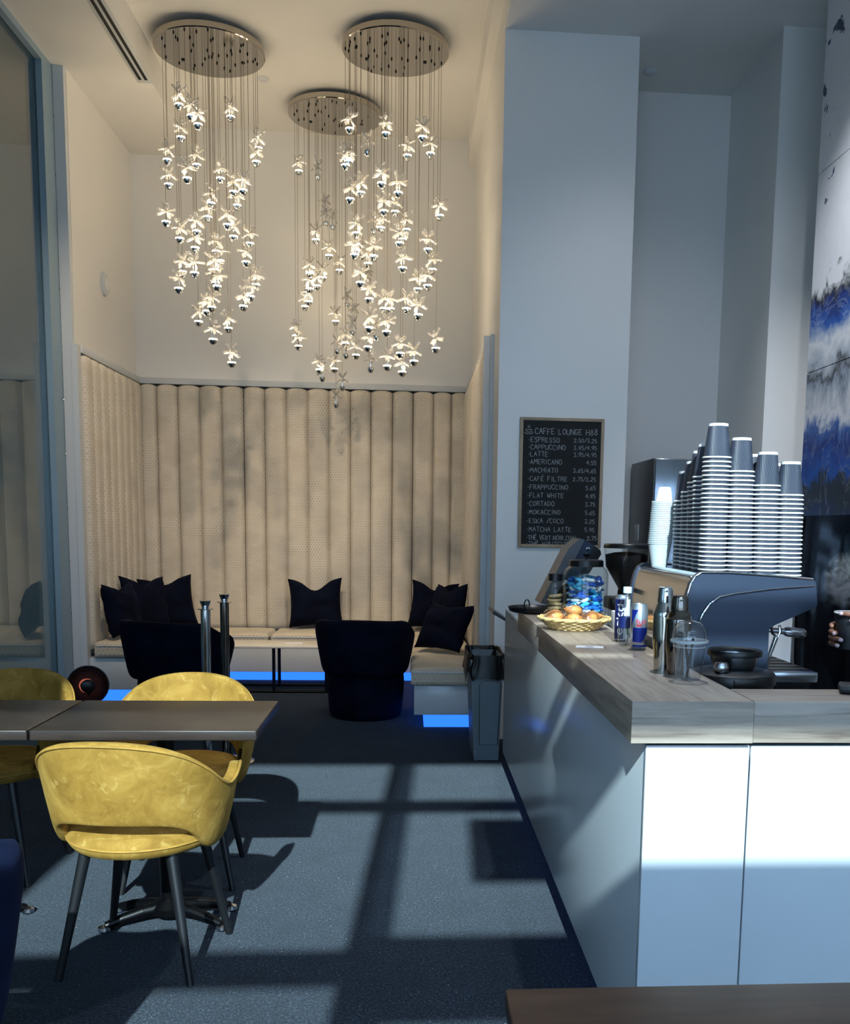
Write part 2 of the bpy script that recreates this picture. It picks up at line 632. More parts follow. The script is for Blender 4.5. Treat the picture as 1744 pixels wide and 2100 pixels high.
    M['can_red'] = pmat('can_red', lin(206, 40, 52), 0.4)
    M['label_navy'] = pmat('label_navy', lin(20, 34, 92), 0.4)
    M['label_green'] = pmat('label_green', lin(120, 150, 84), 0.5)
    M['cap_blue'] = pmat('cap_blue', lin(196, 224, 244), 0.4)
    M['heater_glow'] = emat('heater_glow', (1.0, 0.25, 0.14, 1), 0.9)
    M['brushed_dark'] = pmat('brushed_dark', lin(96, 98, 102), 0.35, 0.7, var=0.1, vscale=3)
    M['brushed_light'] = pmat('brushed_light', lin(140, 148, 158), 0.12, 0.9, var=0.1, vscale=2)
    M['skin'] = pmat('skin', lin(112, 74, 58), 0.5, var=0.12, vscale=12)
    M['nail'] = pmat('nail', lin(196, 172, 178), 0.25)
    M['shirt_black'] = pmat('shirt_black', lin(20, 20, 24), 0.85, var=0.2, vscale=6)
    M['hair_dark'] = pmat('hair_dark', lin(20, 16, 15), 0.6)
    M['pavement'] = pmat('pavement', lin(150, 150, 150), 0.9, var=0.1, vscale=1)
    M['heater_dish'] = pmat('heater_dish', lin(70, 70, 76), 0.4, 0.8)
    M['heater_black'] = pmat('heater_black', lin(16, 16, 20), 0.5)
    M['table_cream'] = pmat('table_cream', lin(226, 222, 212), 0.3)
    M['sign_dark'] = pmat('sign_dark', lin(40, 42, 48), 0.7)
    # poured-paint mural: white above, blue, grey and black marbling below
    m = N('mural_paint')
    p = m.pos()
    mp = m.n('ShaderNodeMapping')
    mp.inputs['Rotation'].default_value = (R(-24), 0, 0)
    m.l(p, mp.inputs[0])
    w1 = m.noise(mp.outputs[0], 1.5, 5, 0.6, 1.6)
    w2 = m.noise(mp.outputs[0], 3.2, 5, 0.6, 1.6)
    w3 = m.noise(mp.outputs[0], 9, 5, 0.6, 0.8)
    sp = m.n('ShaderNodeSeparateXYZ')
    m.l(mp.outputs[0], sp.inputs[0])
    spz = m.n('ShaderNodeSeparateXYZ')
    m.l(p, spz.inputs[0])
    h = m.math('ADD', spz.outputs[2], m.math('MULTIPLY_ADD', w1, 0.42, -0.21))
    h = m.math('ADD', h, m.math('MULTIPLY_ADD', w2, 0.30, -0.15))
    h = m.math('ADD', h, m.math('MULTIPLY_ADD', w3, 0.12, -0.06))
    t = m.math('DIVIDE', m.math('SUBTRACT', h, 0.8), 3.8)
    wh, gy, bl = lin(222, 224, 228), lin(150, 160, 176), lin(22, 82, 168)
    c = m.ramp(t, [(0.0, lin(12, 22, 44)), (0.17, lin(18, 38, 88)), (0.205, lin(28, 32, 38)), (0.235, lin(30, 40, 56)), (0.25, bl), (0.285, lin(20, 50, 126)), (0.315, lin(60, 100, 170)),
                   (0.335, wh), (0.370, gy), (0.385, lin(44, 48, 50)), (0.397, lin(176, 184, 196)), (0.425, wh), (0.452, lin(130, 152, 190)), (0.470, bl), (0.495, lin(18, 42, 108)),
                   (0.507, lin(28, 30, 34)), (0.522, wh), (1.0, wh)])
    n5 = m.noise(mp.outputs[0], 2.7, 4, 0.6, 1.8)
    up = m.ramp(t, [(0.55, (0, 0, 0)), (0.58, (1, 1, 1))])
    c = m.mix(m.math('MULTIPLY', up, m.ramp(n5, [(0.615, (0, 0, 0)), (0.635, (1, 1, 1))])), c, lin(34, 50, 92))
    vein = m.ramp(w2, [(0.47, (0, 0, 0)), (0.495, (1, 1, 1)), (0.515, (0, 0, 0))])
    c = m.mix(m.math('MULTIPLY', vein, 0.22), c, lin(190, 198, 208))
    m.set(Base_Color=c, Roughness=0.4)
    m.bump(w3, 0.12, 0.004)
    M['mural_paint'] = m.m
build_materials()
# ------------------------------------------------------------------ the room
XL, XR, YB = -2.52, 0.555, 9.40            # lounge niche: left wall, right wall, back wall
ZS, ZT, ZBAR = 4.65, 4.90, 4.45            # soffit, raised ceiling, ceiling over the bar
YF = -1.2                                  # window front behind the camera
XM, YM = 2.262, 5.60                       # mural wall and its far end
M_ = MAT
struct(G().box(-6.5, XM + 0.3, YF - 0.1, YB + 0.3, -0.1, 0).build('floor', M_['carpet']))
struct(G().box(-14, 14, -16, YF - 0.1, -0.25, -0.02).build('ground', M_['pavement']))
struct(G().box(XL - 0.25, XR + 1.2, YB, YB + 0.2, 0, 5.1).build('wall_back', M_['wall_white']))
struct(G().box(XL - 0.2, XL, 7.76, YB, 0, 5.1).build('wall_left', M_['wall_white']))
# column between lounge and bar: its flank is the right wall of the niche
struct(G().box(XR, 1.395, 6.40, YB, 0, 5.1).build('wall_right', M_['wall_white']))
struct(G().box(1.395, 2.45, 7.15, 7.35, 0, 5.1).build('wall_bar', M_['wall_grey']))
struct(G().box(2.225, 3.4, 6.17, 7.35, 0, 5.1).build('wall_bar_return', M_['wall_grey']))
w = struct(G().box(XM + 0.03, XM + 0.25, YF, YM, 0, 5.1).build('wall_mural', M_['wall_grey']))
G().box(XM, XM + 0.03, 3.9, YM - 0.001, 0.0, 2.317).build('mural_panel', M_['mural_paint'], w)
G().box(XM, XM + 0.03, 3.9, YM - 0.001, 2.322, 3.4).build('mural_panel', M_['mural_paint'], w)
G().box(XM, XM + 0.03, 3.9, YM - 0.001, 3.405, 4.44).build('mural_panel', M_['mural_paint'], w)
G().box(XM - 0.012, XM - 0.002, 3.9, YM - 0.02, 0.02, 1.51, 0.002).build('glass_splashback', M_['smoked_glass'], w)
struct(G().box(2.9, 3.1, 5.2, 6.3, 0, 5.1).build('wall_leak_stop', M_['wall_grey']))  # unseen wall added to stop sky light leaking onto the return wall
struct(G().box(XM + 0.25, 3.1, 5.2, 5.3, 0, 5.1).build('wall_leak_nib', M_['wall_grey']))  # unseen piece added to close the same light leak
# ceilings
struct(G().box(XR + 0.02, 3.4, YF, 7.35, ZBAR, ZBAR + 0.12).build('ceiling_bar', M_['ceiling_white']))
struct(G().box(-1.95, 0.49, 2.6, YB, ZT, ZT + 0.1).build('ceiling', M_['ceiling_white']))
sf = struct(G().box(-6.5, -1.95, YF, YB + 0.2, ZS, ZS + 0.45).build('ceiling_soffit', M_['ceiling_white']))
struct(G().box(-1.95, XR + 0.02, YF, 2.6, ZS, ZS + 0.45).build('ceiling_front', M_['ceiling_white']))
struct(G().box(0.49, XR, 2.6, YB, ZBAR + 0.22, ZT + 0.1).box(XR, XR + 0.02, YF, 6.399, ZBAR - 0.001, ZT + 0.1).build('ceiling_bulkhead', M_['ceiling_white']))
# linear air slot in the soffit
d = thing('air_diffuser', 'long black twin slot air diffuser set in the white soffit', 'vent', (-2.0, 7.0, ZS))
G().box(-0.055, 0.055, -4.2, 0.92, -0.004, 0.004, 0.001).build('diffuser_frame', M_['trim_white'], d)
for xx in (-0.022, 0.022):
    G().box(xx - 0.011, xx + 0.011, -4.1, 0.86, -0.007, -0.003).build('air_slot', M_['black_matte'], d)
for px, py, zc, lab in ((540, 160, ZT, 'small round sprinkler plate on the lounge ceiling beside the chandelier plates'), (1334, 146, ZBAR, 'small round sprinkler plate on the ceiling over the bar')):
    q = atz(px, py, zc)
    tag(G().lathe([(0.0, -0.022), (0.028, -0.02), (0.045, -0.006), (0.05, 0.0)], 20).build('sprinkler_plate', M_['trim_white'], None, (q.x, q.y, zc)), lab, 'sprinkler')
sp_ = Vector((XL, 8.5, 3.323))
s = thing('wall_speaker', 'small round off-white wall speaker high on the left lounge wall', 'speaker', sp_)
G().lathe([(0.0, 0.028), (0.07, 0.028), (0.09, 0.018), (0.095, 0.0)], 28).build('housing', M_['trim_white'], s, (0, 0, 0), (0, R(90), 0))
G().lathe([(0.0, 0.034), (0.05, 0.033), (0.055, 0.027)], 24).build('grille', M_['wall_grey'], s, (0, 0, 0), (0, R(90), 0))

# window front behind the camera (the daylight and its shadows come from here)
wf = struct(G().box(-1.65, 0.42, YF - 0.12, YF, 4.20, 5.1).box(0.42, 2.5, YF - 0.12, YF, 4.44, 5.1).box(-2.65, -1.65, YF - 0.12, YF, 0, 5.1).box(-1.65, 2.75, YF - 0.12, YF, 0, 0.25).build('wall_front', M_['wall_white']))
w1 = struct(G().box(-1.65, XM, YF - 0.06, YF, 3.58, 3.685).build('window_1', M_['frame_dark']))
G().box(-1.65, -0.36, YF - 0.06, YF, 2.48, 2.61).build('transom', M_['frame_dark'], w1)
G().box(-0.36, XM, YF - 0.06, YF, 2.34, 2.67).build('transom', M_['frame_dark'], w1)
G().box(-0.385, -0.325, YF - 0.08, YF, 0.25, 4.20).build('mullion', M_['frame_dark'], w1)
G().box(1.42, 1.48, YF - 0.08, YF, 0.25, 4.44).build('mullion', M_['frame_dark'], w1)
G().box(-0.325, -0.235, YF - 0.035, YF - 0.025, 0.25, 4.20).build('half_shadow_strip', M_['half_shadow_pane'], w1)  # unseen strip added beside the mullion to cast a grey half shadow
for a, b in ((-1.65, -0.385), (-0.235, 1.42), (1.48, XM)):
    for c, e in ((0.25, 2.45), (2.64, 3.58), (3.685, 4.44 if a > 0 else 4.20)):
        G().box(a, b, YF - 0.034, YF - 0.028, c, e).build('pane', M_['glass'], w1)
sg = thing('window_sign', 'dark rectangular sign board hung high in the front window', 'sign', (0.05, YF - 0.10, 3.045))
G().box(0, 2.3, -0.03, 0.0, 0, 0.505, 0.004).build('board', M_['sign_dark'], sg)
for xx in (0.2, 2.1):
    G().tube([(xx, -0.015, 0.50), (xx, -0.015, 1.15)], 0.004, 6).build('hanger', M_['steel'], sg)

# glass partition at the left and the corridor behind it
w2 = struct(G().box(-2.70, -2.60, 7.50, 7.76, 0, ZS).build('window_2', M_['frame_blue']))
G().box(-2.70, -2.60, YF, 7.50, ZS - 0.05, ZS).build('head_rail', M_['frame_blue'], w2)
G().box(-2.70, -2.60, YF, 7.50, 0, 0.10).build('sill_rail', M_['frame_blue'], w2)
G().box(-2.656, -2.644, YF, 6.30, 0.10, ZS - 0.05).build('pane', M_['glass_partition'], w2)
G().box(-2.656, -2.644, 6.312, 7.50, 0.10, ZS - 0.05).build('pane', M_['glass_partition'], w2)
for k in range(11):
    G().lathe([(0.0, 0.004), (0.006, 0.003), (0.007, 0.0)], 8).build('screw', M_['steel'], w2, (-2.599, 7.70, 0.3 + 0.4 * k), (0, R(90), 0))
struct(G().box(-2.598, XL - 0.002, 7.70, 7.758, 0, ZS - 0.001).build('trim_1', M_['trim_white']))
struct(G().box(-2.530, -2.485, 7.685, 7.764, 0, 2.71).build('trim_2', M_['trim_white']))
struct(G().box(0.488, XR, 6.86, 6.92, 0, 2.71, 0.003).box(0.530, XR + 0.001, 6.80, 6.86, 0, 2.71).build('trim_3', M_['trim_white']))
struct(G().box(-5.0, -4.8, YF, 9.5, 0, 5.0).build('wall_corridor', M_['wall_grey']))
struct(G().box(-4.8, -2.72, 9.3, 9.5, 0, 5.0).build('wall_corridor_end', M_['wall_grey']))

# upholstered channel panels on three walls of the niche
ZP0, ZP1 = 0.40, 2.655
def channel_mesh(name, wd, mat, axis):
    dep = 0.055
    def fn(u, v):
        uu = 2 * u - 1
        e = 0.02 * (1 - abs(uu) ** 2)
        d_ = 0.012 + dep * max(0.0, 1 - abs(uu) ** 4) ** 0.5
        vv = 0.5 - 0.5 * math.cos(math.pi * v)
        z = lerp(0, ZP1 - ZP0 - 0.02 + e, vv)
        d_ *= min(1.0, (min(vv, 1 - vv) / 0.012 + 0.15)) ** 0.5
        x = uu * wd * 0.494
        return (x, -d_, z) if axis == 'x' else (d_ if axis == 'l' else -d_, x, z)
    g = G().grid(fn, 12, 18)
    return g.mesh(name, mat, 60)
cx = [283, 319, 363, 408, 453, 498, 542, 586, 630, 674, 718, 761, 805, 848, 890, 927, 962]
xs = [aty(p, 800, YB - 0.05).x for p in cx]
pb = thing('channel_panel', 'wide beige honeycomb channel upholstery on the back wall of the lounge', 'wall panel', ((xs[0] + xs[-1]) / 2, YB, ZP0))
me_cache = {}
for a, b in zip(xs, xs[1:]):
    k = round((b - a), 2)
    if k not in me_cache:
        me_cache[k] = channel_mesh('channel', k, M_['hex_back'], 'x')
    link('channel', me_cache[k], pb, ((a + b) / 2 - pb.location.x, -0.004, 0))
G().box(XL - pb.location.x + 0.001, XR - pb.location.x - 0.001, -0.045, -0.001, ZP1 - ZP0 + 0.002, 2.712 - ZP0, 0.003).build('top_trim', M_['trim_white'], pb)
G().box(XL - pb.location.x + 0.001, XR - pb.location.x - 0.001, -0.008, -0.001, -0.1, ZP1 - ZP0).build('backing', M_['black_matte'], pb)
pl = thing('channel_panel', 'beige honeycomb channel upholstery on the left lounge wall', 'wall panel', (XL, (7.77 + YB) / 2, ZP0))
ys = [7.77 + 0.195 * k for k in range(8)]
me_l = channel_mesh('channel', 0.195, M_['hex_side'], 'l')
for y in ys:
    link('channel', me_l, pl, (0.004, y + 0.0975 - pl.location.y, 0))
G().box(0.001, 0.045, 7.765 - pl.location.y, YB - pl.location.y - 0.046, ZP1 - ZP0 + 0.002, 2.712 - ZP0, 0.003).build('top_trim', M_['trim_white'], pl)
pr_ = thing('channel_panel', 'beige honeycomb channel upholstery on the right lounge wall beside the column', 'wall panel', (XR, (6.925 + YB) / 2, ZP0))
me_r = channel_mesh('channel', 0.2, M_['hex_side'], 'r')
for k in range(12):
    link('channel', me_r, pr_, (-0.004, 6.93 + 0.2 * k + 0.1 - pr_.location.y, 0))
G().box(-0.045, -0.001, 6.925 - pr_.location.y, YB - pr_.location.y - 0.046, ZP1 - ZP0 + 0.002, 2.712 - ZP0, 0.003).build('top_trim', M_['trim_white'], pr_)

# benches round three sides, each a white box with a lit blue toe recess and loose seat cushions
def cushion_mesh(w_, d_, h_, mat, seed, puff=0.02):
    rr = random.Random(seed)
    off = rr.random() * 50
    def fn(u, v):
        a, b = 2 * u - 1, 2 * v - 1
        def sq(t):
            return math.copysign(1 - (1 - abs(t)) ** 1.6, t)
        return a, b, sq
    g = G()
    n = 18
    def side(sgn):
        def f(u, v):
            a, b = 2 * u - 1, 2 * v - 1
            x, y = a * w_ / 2, b * d_ / 2
            ed = min(1 - abs(a), 1 - abs(b))
            edx = min((1 - abs(a)) * w_ / 2, (1 - abs(b)) * d_ / 2)
            rise = min(1.0, edx / 0.035)
            rise = math.sqrt(max(0, 1 - (1 - rise) ** 2))
            pf = puff * (1 - a * a) * (1 - b * b) + 0.006 * mnoise.noise(Vector((x * 7 + off, y * 7, 0)))
            z = h_ / 2 + sgn * ((h_ / 2 - 0.03) + 0.03 * rise + (pf if sgn > 0 else 0) * rise)
            k = 0.008 * (1 - rise)
            return (x - math.copysign(k, a), y - math.copysign(k, b), z)
        return f
    # cluster samples at the border
    def warp(t):
        return 0.5 - 0.5 * math.cos(math.pi * t)
    top, bot = side(1), side(-1)
    g.grid(lambda u, v: top(warp(u), warp(v)), n, n)
    g.grid(lambda u, v: bot(warp(u), warp(v)), n, n)
    # side band
    def band(u, v):
        t = u * 4
        k = int(t) % 4
        f_ = warp(t - int(t))
        uv = [(f_, 0), (1, f_), (1 - f_, 1), (0, 1 - f_)][k]
        a, b = top(*uv), bot(*uv)
        q = lerp(Vector(b), Vector(a), v)
        return q
    g.grid(band, 4 * n, 2, wu=True)
    return g.mesh('seat_cushion', mat, 55)

def piping_pts(w_, d_, z):
    a, b, r = w_ / 2 - 0.008, d_ / 2 - 0.008, 0.02
    pts = []
    for cx_, cy_, s0 in ((a - r, b - r, 0), (-a + r, b - r, 90), (-a + r, -b + r, 180), (a - r, -b + r, 270)):
        for k in range(4):
            t = R(s0 + 30 * k)
            pts.append((cx_ + r * math.cos(t), cy_ + r * math.sin(t), z))
    return pts

def seat_cushion(x0, x1, y0, y1, z0, h_, label, seed):
    w_, d_ = x1 - x0, y1 - y0
    o = link('seat_cushion', cushion_mesh(w_, d_, h_, M_['hex_seat'], seed), None, ((x0 + x1) / 2, (y0 + y1) / 2, z0))
    tag(o, label, 'cushion', 'honeycomb seat cushions on the lounge benches')
    G().tube(piping_pts(w_, d_, h_ - 0.028), 0.005, 6, True).build('piping', M_['trim_white'], o)
    return o

b = thing('bench', 'white boxed bench along the back lounge wall with blue lit toe strip', 'bench', (-0.98, 9.08, 0))
G().box(-1.54, 1.535, -0.28, 0.25, 0.083, 0.31, 0.003).build('bench_box', M_['laminate_white'], b)
G().box(-1.54, 1.535, -0.21, 0.22, 0.0, 0.083).build('light_strip', M_['led_blue'], b)
b = thing('bench', 'white boxed bench at the right of the lounge with blue lit toe strip', 'bench', (0.29, 7.77, 0))
G().box(-0.26, 0.20, -1.02, 1.03, 0.096, 0.305, 0.003).build('bench_box', M_['laminate_white'], b)
G().box(-0.19, 0.20, -0.975, 1.03, 0.0, 0.096).build('light_strip', M_['led_blue'], b)
b = thing('bench', 'white boxed bench at the left of the lounge behind the fan heater', 'bench', (-2.23, 8.27, 0))
G().box(-0.28, 0.27, -0.53, 0.52, 0.096, 0.345, 0.003).build('bench_box', M_['laminate_white'], b)
G().box(-0.28, 0.20, -0.50, 0.52, 0.0, 0.096).build('light_strip', M_['led_blue'], b)
ch = 0.115
seat_cushion(-1.90, -1.26, 8.77, 9.32, 0.312, ch, 'honeycomb seat cushion on the back bench behind the two chrome posts', 1)
seat_cushion(-1.25, -0.42, 8.77, 9.32, 0.312, ch, 'honeycomb seat cushion under the single upright pillow on the back bench', 2)
seat_cushion(-0.41, -0.01, 8.77, 9.32, 0.312, ch, 'honeycomb seat cushion at the right end of the back bench', 3)
seat_cushion(0.0, 0.485, 6.70, 7.60, 0.307, ch + 0.01, 'honeycomb seat cushion on the front of the right bench beside the trash bin', 4)
seat_cushion(0.0, 0.485, 7.61, 8.50, 0.307, ch + 0.02, 'honeycomb seat cushion further back on the right bench', 5)
seat_cushion(0.0, 0.485, 8.51, 9.32, 0.307, ch, 'honeycomb seat cushion in the rear right corner of the lounge', 6)
seat_cushion(-2.45, -1.93, 7.71, 8.70, 0.347, ch + 0.01, 'honeycomb seat cushion on the left bench beside the navy tub chair', 7)

# recessed ceiling spotlights (out of view); the ones over the bar are added fill
def downlight(x, y, z, target, watts, col, label, spread=70, group=None):
    t = thing('downlight', label, 'light', (x, y, z), 0, group)
    G().lathe([(0.050, -0.001), (0.068, -0.006), (0.072, 0.0)], 24).build('bezel', M_['trim_white'], t)
    G().lathe([(0.0, -0.0005), (0.050, -0.0005)], 24).build('lens', emat('downlight_lens', (*col, 1), 6.0), t)
    ld_ = bpy.data.lights.new('downlight_lamp', 'SPOT')
    ld_.energy = watts
    ld_.color = col
    ld_.spot_size = R(spread)
    ld_.spot_blend = 1.0
    ld_.shadow_soft_size = 0.05
    lo = bpy.data.objects.new('lamp', ld_)
    COL.objects.link(lo)
    lo.parent = t
    lo.location = (0, 0, -0.03)
    lo.rotation_euler = (Vector(target) - Vector((x, y, z))).to_track_quat('-Z', 'Y').to_euler()
WARM, COOL_FILL = (1.0, 0.80, 0.56), (0.90, 0.94, 1.0)
downlight(-1.65, 5.6, ZT, (-1.9, 9.2, 0.4), 300, WARM, 'recessed warm spotlight aimed at the left of the lounge', 56)
downlight(-0.75, 5.6, ZT, (-0.85, 9.2, 0.4), 300, WARM, 'recessed warm spotlight aimed at the middle of the lounge', 56)
downlight(-0.15, 6.0, ZT, (-0.05, 9.2, 0.4), 240, WARM, 'recessed warm spotlight aimed at the right of the lounge', 52)
downlight(1.0, 3.6, ZBAR, (0.85, 3.3, 0.9), 380, COOL_FILL, 'added unseen cool fill spotlight over the espresso machine', 66)  # unseen lamp added to lift the dim worktop and machine
downlight(1.55, 3.2, ZBAR, (1.6, 6.9, 1.2), 105, COOL_FILL, 'added unseen cool fill spotlight over the rear of the bar', 64)  # unseen lamp added to brighten the alcove behind the bar
downlight(1.55, 4.2, ZBAR, (2.26, 5.2, 2.2), 330, COOL_FILL, 'added unseen cool fill spotlight aimed at the mural', 58)  # unseen lamp added to brighten the mural
seat_cushion(-2.45, -1.91, 8.78, 9.32, 0.312, ch, 'honeycomb seat cushion in the rear left corner of the lounge', 8)

# ------------------------------------------------------------------ chandeliers
def petal(g, ang, tilt, ln, wd):
    """one flat teardrop crystal loop leaving the flower centre"""
    m = Matrix.Rotation(ang, 4, 'Z') @ Matrix.Rotation(-tilt, 4, 'Y')
    st = len(g.v)
    k = 12
    pts = []
    for i in range(k):
        t = 2 * math.pi * i / k
        pts.append((ln * (0.55 - 0.45 * math.cos(t)), wd * math.sin(t) * (0.65 - 0.35 * math.cos(t)), 0))
    g.tube(pts, 0.0042, 5, True)
    g.lathe([(0.0, -0.005), (0.010, -0.003), (0.012, 0.0), (0.010, 0.003), (0.0, 0.005)], 8, (ln * 0.62, 0, 0), 1.9, 1.0)
    g.lathe([(0.0, -0.0085), (0.007, -0.004), (0.0085, 0), (0.007, 0.004), (0.0, 0.0085)], 8, (ln * 1.05, 0, 0))
    g.xf(m, st)
def flower_mesh(seed):
    rr = random.Random(seed)
    g = G()
    a0 = rr.random() * 6.28
    for i in range(4):
        petal(g, a0 + i * 1.571 + rr.uniform(-0.25, 0.25), R(rr.uniform(30, 58)), rr.uniform(0.046, 0.056), 0.014)
    for i in range(4):
        petal(g, a0 + 0.78 + i * 1.571 + rr.uniform(-0.25, 0.25), R(rr.uniform(-42, -12)), rr.uniform(0.044, 0.054), 0.015)
    g.lathe([(0.0, -0.012), (0.009, -0.006), (0.011, 0), (0.008, 0.008), (0.0, 0.012)], 8)
    return g.mesh('crystal_flower', M_['crystal'], 50)
FLOWERS = [flower_mesh(40 + i) for i in range(4)]
CUP = G().lathe([(0.0, -0.034), (0.010, -0.033), (0.019, -0.027), (0.026, -0.016), (0.0295, -0.004), (0.030, 0.0), (0.027, 0.003), (0.0, 0.003)], 16).mesh('lamp_cup', M_['chrome'], 45)
RING = G().lathe([(0.0305, 0.003), (0.0305, 0.009), (0.012, 0.0095)], 12).mesh('light_ring', M_['led_warm'], 45)
RING_OFF = RING.copy()
RING_OFF.materials[0] = M_['led_off']
STEM = G().lathe([(0.004, 0.009), (0.004, 0.062)], 6).mesh('stem', M_['chrome'])
CORD = G().lathe([(0.0016, 0.0), (0.0016, 1.0)], 5).mesh('cord', M_['cord'])
FIT = G().lathe([(0.006, 0.0), (0.006, -0.006), (0.002, -0.014)], 8).mesh('cord_grip', M_['black_metal'])
k1 = lambda L, f=True: [(280 + x * 0.4014, y * 0.4014, f) for x, y in L]
k2 = lambda L, f=True: [(280 + x * 0.4014, 400 + y * 0.4014, f) for x, y in L]
PL = k1([(217, 548), (315, 650), (280, 605), (482, 610), (227, 715), (308, 855), (158, 830), (260, 925), (165, 955), (430, 925), (622, 770), (613, 840), (383, 1052), (497, 993), (545, 985), (515, 1062)]) + \
    k2([(152, 150), (222, 235), (308, 198), (300, 282), (365, 125), (465, 165), (497, 225), (580, 260), (560, 355), (235, 405), (297, 410), (217, 490), (408, 300), (428, 348), (400, 395), (405, 460), (412, 478), (610, 470), (583, 530), (547, 580), (385, 585), (360, 605), (318, 658), (470, 692), (392, 750), (487, 868)])
PR = k1([(1090, 672), (1275, 695), (1462, 715), (1385, 808), (1503, 797), (1085, 838), (1068, 858), (1253, 950), (1338, 998), (1147, 997), (1092, 1030)]) + \
    k2([(1125, 208), (1120, 298), (1115, 318), (1265, 95), (1322, 97), (1250, 180), (1380, 190), (1345, 258), (1360, 238), (1550, 118), (1213, 325), (1183, 362), (1360, 385), (1490, 290), (1513, 393), (1145, 460), (1190, 543), (1488, 475), (1438, 492), (1265, 593), (1298, 593), (1278, 710), (1380, 593), (1440, 625), (1183, 788), (1190, 690), (1348, 820), (1418, 860), (1530, 795), (1358, 915), (1282, 885)]) + k1([(1180, 785)], False) + k2([(1212, 188), (1225, 732), (1197, 895)], False)
PM = k1([(830, 885)]) + k2([(916, 240), (985, 320), (1038, 395), (887, 412), (953, 432), (922, 475), (885, 490), (880, 555), (862, 580), (815, 730), (828, 782), (1018, 655), (935, 903), (1012, 898), (1068, 768), (1122, 828)]) + \
    k1([(926, 910), (963, 1080)], False) + k2([(968, 150), (1002, 168), (1152, 320), (1183, 440), (1078, 565), (1112, 635), (1103, 708), (1025, 803), (1070, 825), (950, 943), (1052, 990), (1020, 1078)], False)
ZD = ZT - 0.085            # underside of the mirrored plates
def chandelier(cx_, cy_, rad, pend, label, seed):
    rr = random.Random(seed)
    c = thing('chandelier', label, 'chandelier', (cx_, cy_, ZD))
    G().lathe([(0.0, 0.0), (rad - 0.006, 0.0), (rad, 0.006), (rad, 0.045), (rad - 0.05, 0.05), (0.0, 0.05)], 64).build('ceiling_plate', M_['mirror_disc'], c)
    G().lathe([(0.22, 0.05), (0.22, 0.084)], 32).build('mounting_ring', M_['black_metal'], c)
    for px, py, lit in pend:
        best = None
        for _ in range(60):
            y = cy_ + rr.uniform(-0.93, 0.93) * rad
            p = aty(px, py, y)
            e = math.hypot(p.x - cx_, y - cy_) / rad
            if best is None or e < best[0]:
                best = (e, p)
            if e < 0.93:
                break
        p = best[1]
        if best[0] > 0.95:
            k = 0.95 / best[0]
            p.x, p.y = cx_ + (p.x - cx_) * k, cy_ + (p.y - cy_) * k
        sc = 1.0 if lit else 0.75
        o = link('pendant', CUP, c, (p.x - cx_, p.y - cy_, p.z - ZD + 0.012), (0, 0, 0))
        lr = link('light_ring', RING if lit else RING_OFF, o)
        link('stem', STEM, o)
        link('crystal_flower', rr.choice(FLOWERS), o, (0, 0, 0.082), (rr.uniform(-0.3, 0.3), rr.uniform(-0.3, 0.3), rr.random() * 6.28), (1.25, 1.25, 1.25))
        link('cord', CORD, o, (0, 0, 0.06), (0, 0, 0), (1, 1, ZD - p.z - 0.012 - 0.06))
        link('cord_grip', FIT, o, (0, 0, ZD - p.z - 0.012))
        if not lit:
            o.scale = (0.8, 0.8, 1)
    for k in range(2):
        G().lathe([(0.014, 0.0), (0.014, -0.006), (0.0, -0.008)], 10).build('fixing_knob', M_['black_metal'], c, (rad * (0.55 - 1.1 * k), rad * 0.3, 0))
    return c
def disc_center(pl, pr, y0):
    a, b = atz(*pl, ZD), atz(*pr, ZD)
    return (a.x + b.x) / 2, (a.y + b.y) / 2, (b.x - a.x) / 2
cxa, cya, ra = disc_center((317, 104), (543, 116), 0)
chandelier(cxa, cya, ra, PL, 'round mirrored plate chandelier at the left with a spiral of lit crystal flower pendants', 3)
cxa, cya, ra = disc_center((702, 105), (921, 113), 0)
chandelier(cxa, cya, ra, PR, 'round mirrored plate chandelier at the right with dense lit crystal flower pendants', 4)
cxa, cya, ra = disc_center((591, 236), (783, 246), 0)
chandelier(cxa, min(cya, YB - ra - 0.03), ra, PM, 'smaller looking middle chandelier nearest the back wall with some unlit flowers', 5)

# ------------------------------------------------------------------ pillows
def pillow_mesh(w_, h_, t_, seed, dent=0.18):
    rr = random.Random(seed)
    off = rr.random() * 90
    n = 16
    def shape(a, b, s):
        pin = 0.10
        x = a * w_ / 2 * (1 - pin * (1 - b * b))
        z = b * h_ / 2 * (1 - pin * (1 - a * a))
        if b > 0:
            z -= dent * h_ * b * b * math.exp(-(a / 0.42) ** 2)
        th = (max(0, 1 - a ** 4) * max(0, 1 - b ** 4)) ** 0.55
        y = s * t_ / 2 * th * (1 + 0.22 * mnoise.noise(Vector((a * 2.2 + off, b * 2.2, s))))
        y += 0.012 * mnoise.noise(Vector((a * 3.0 + off, b * 3.5, 4)))
        return (x, y, z + h_ / 2)
    g = G()
    for s in (-1, 1):
        g.grid(lambda u, v: shape(2 * u - 1, 2 * v - 1, s), n, n)
    bm = bmesh.new()
    me = g.mesh('pillow', M_['velvet_navy'], 80)
    bm.from_mesh(me)
    bmesh.ops.remove_doubles(bm, verts=bm.verts[:], dist=0.0008)
    bmesh.ops.recalc_face_normals(bm, faces=bm.faces[:])
    bm.to_mesh(me)
    bm.free()
    return me
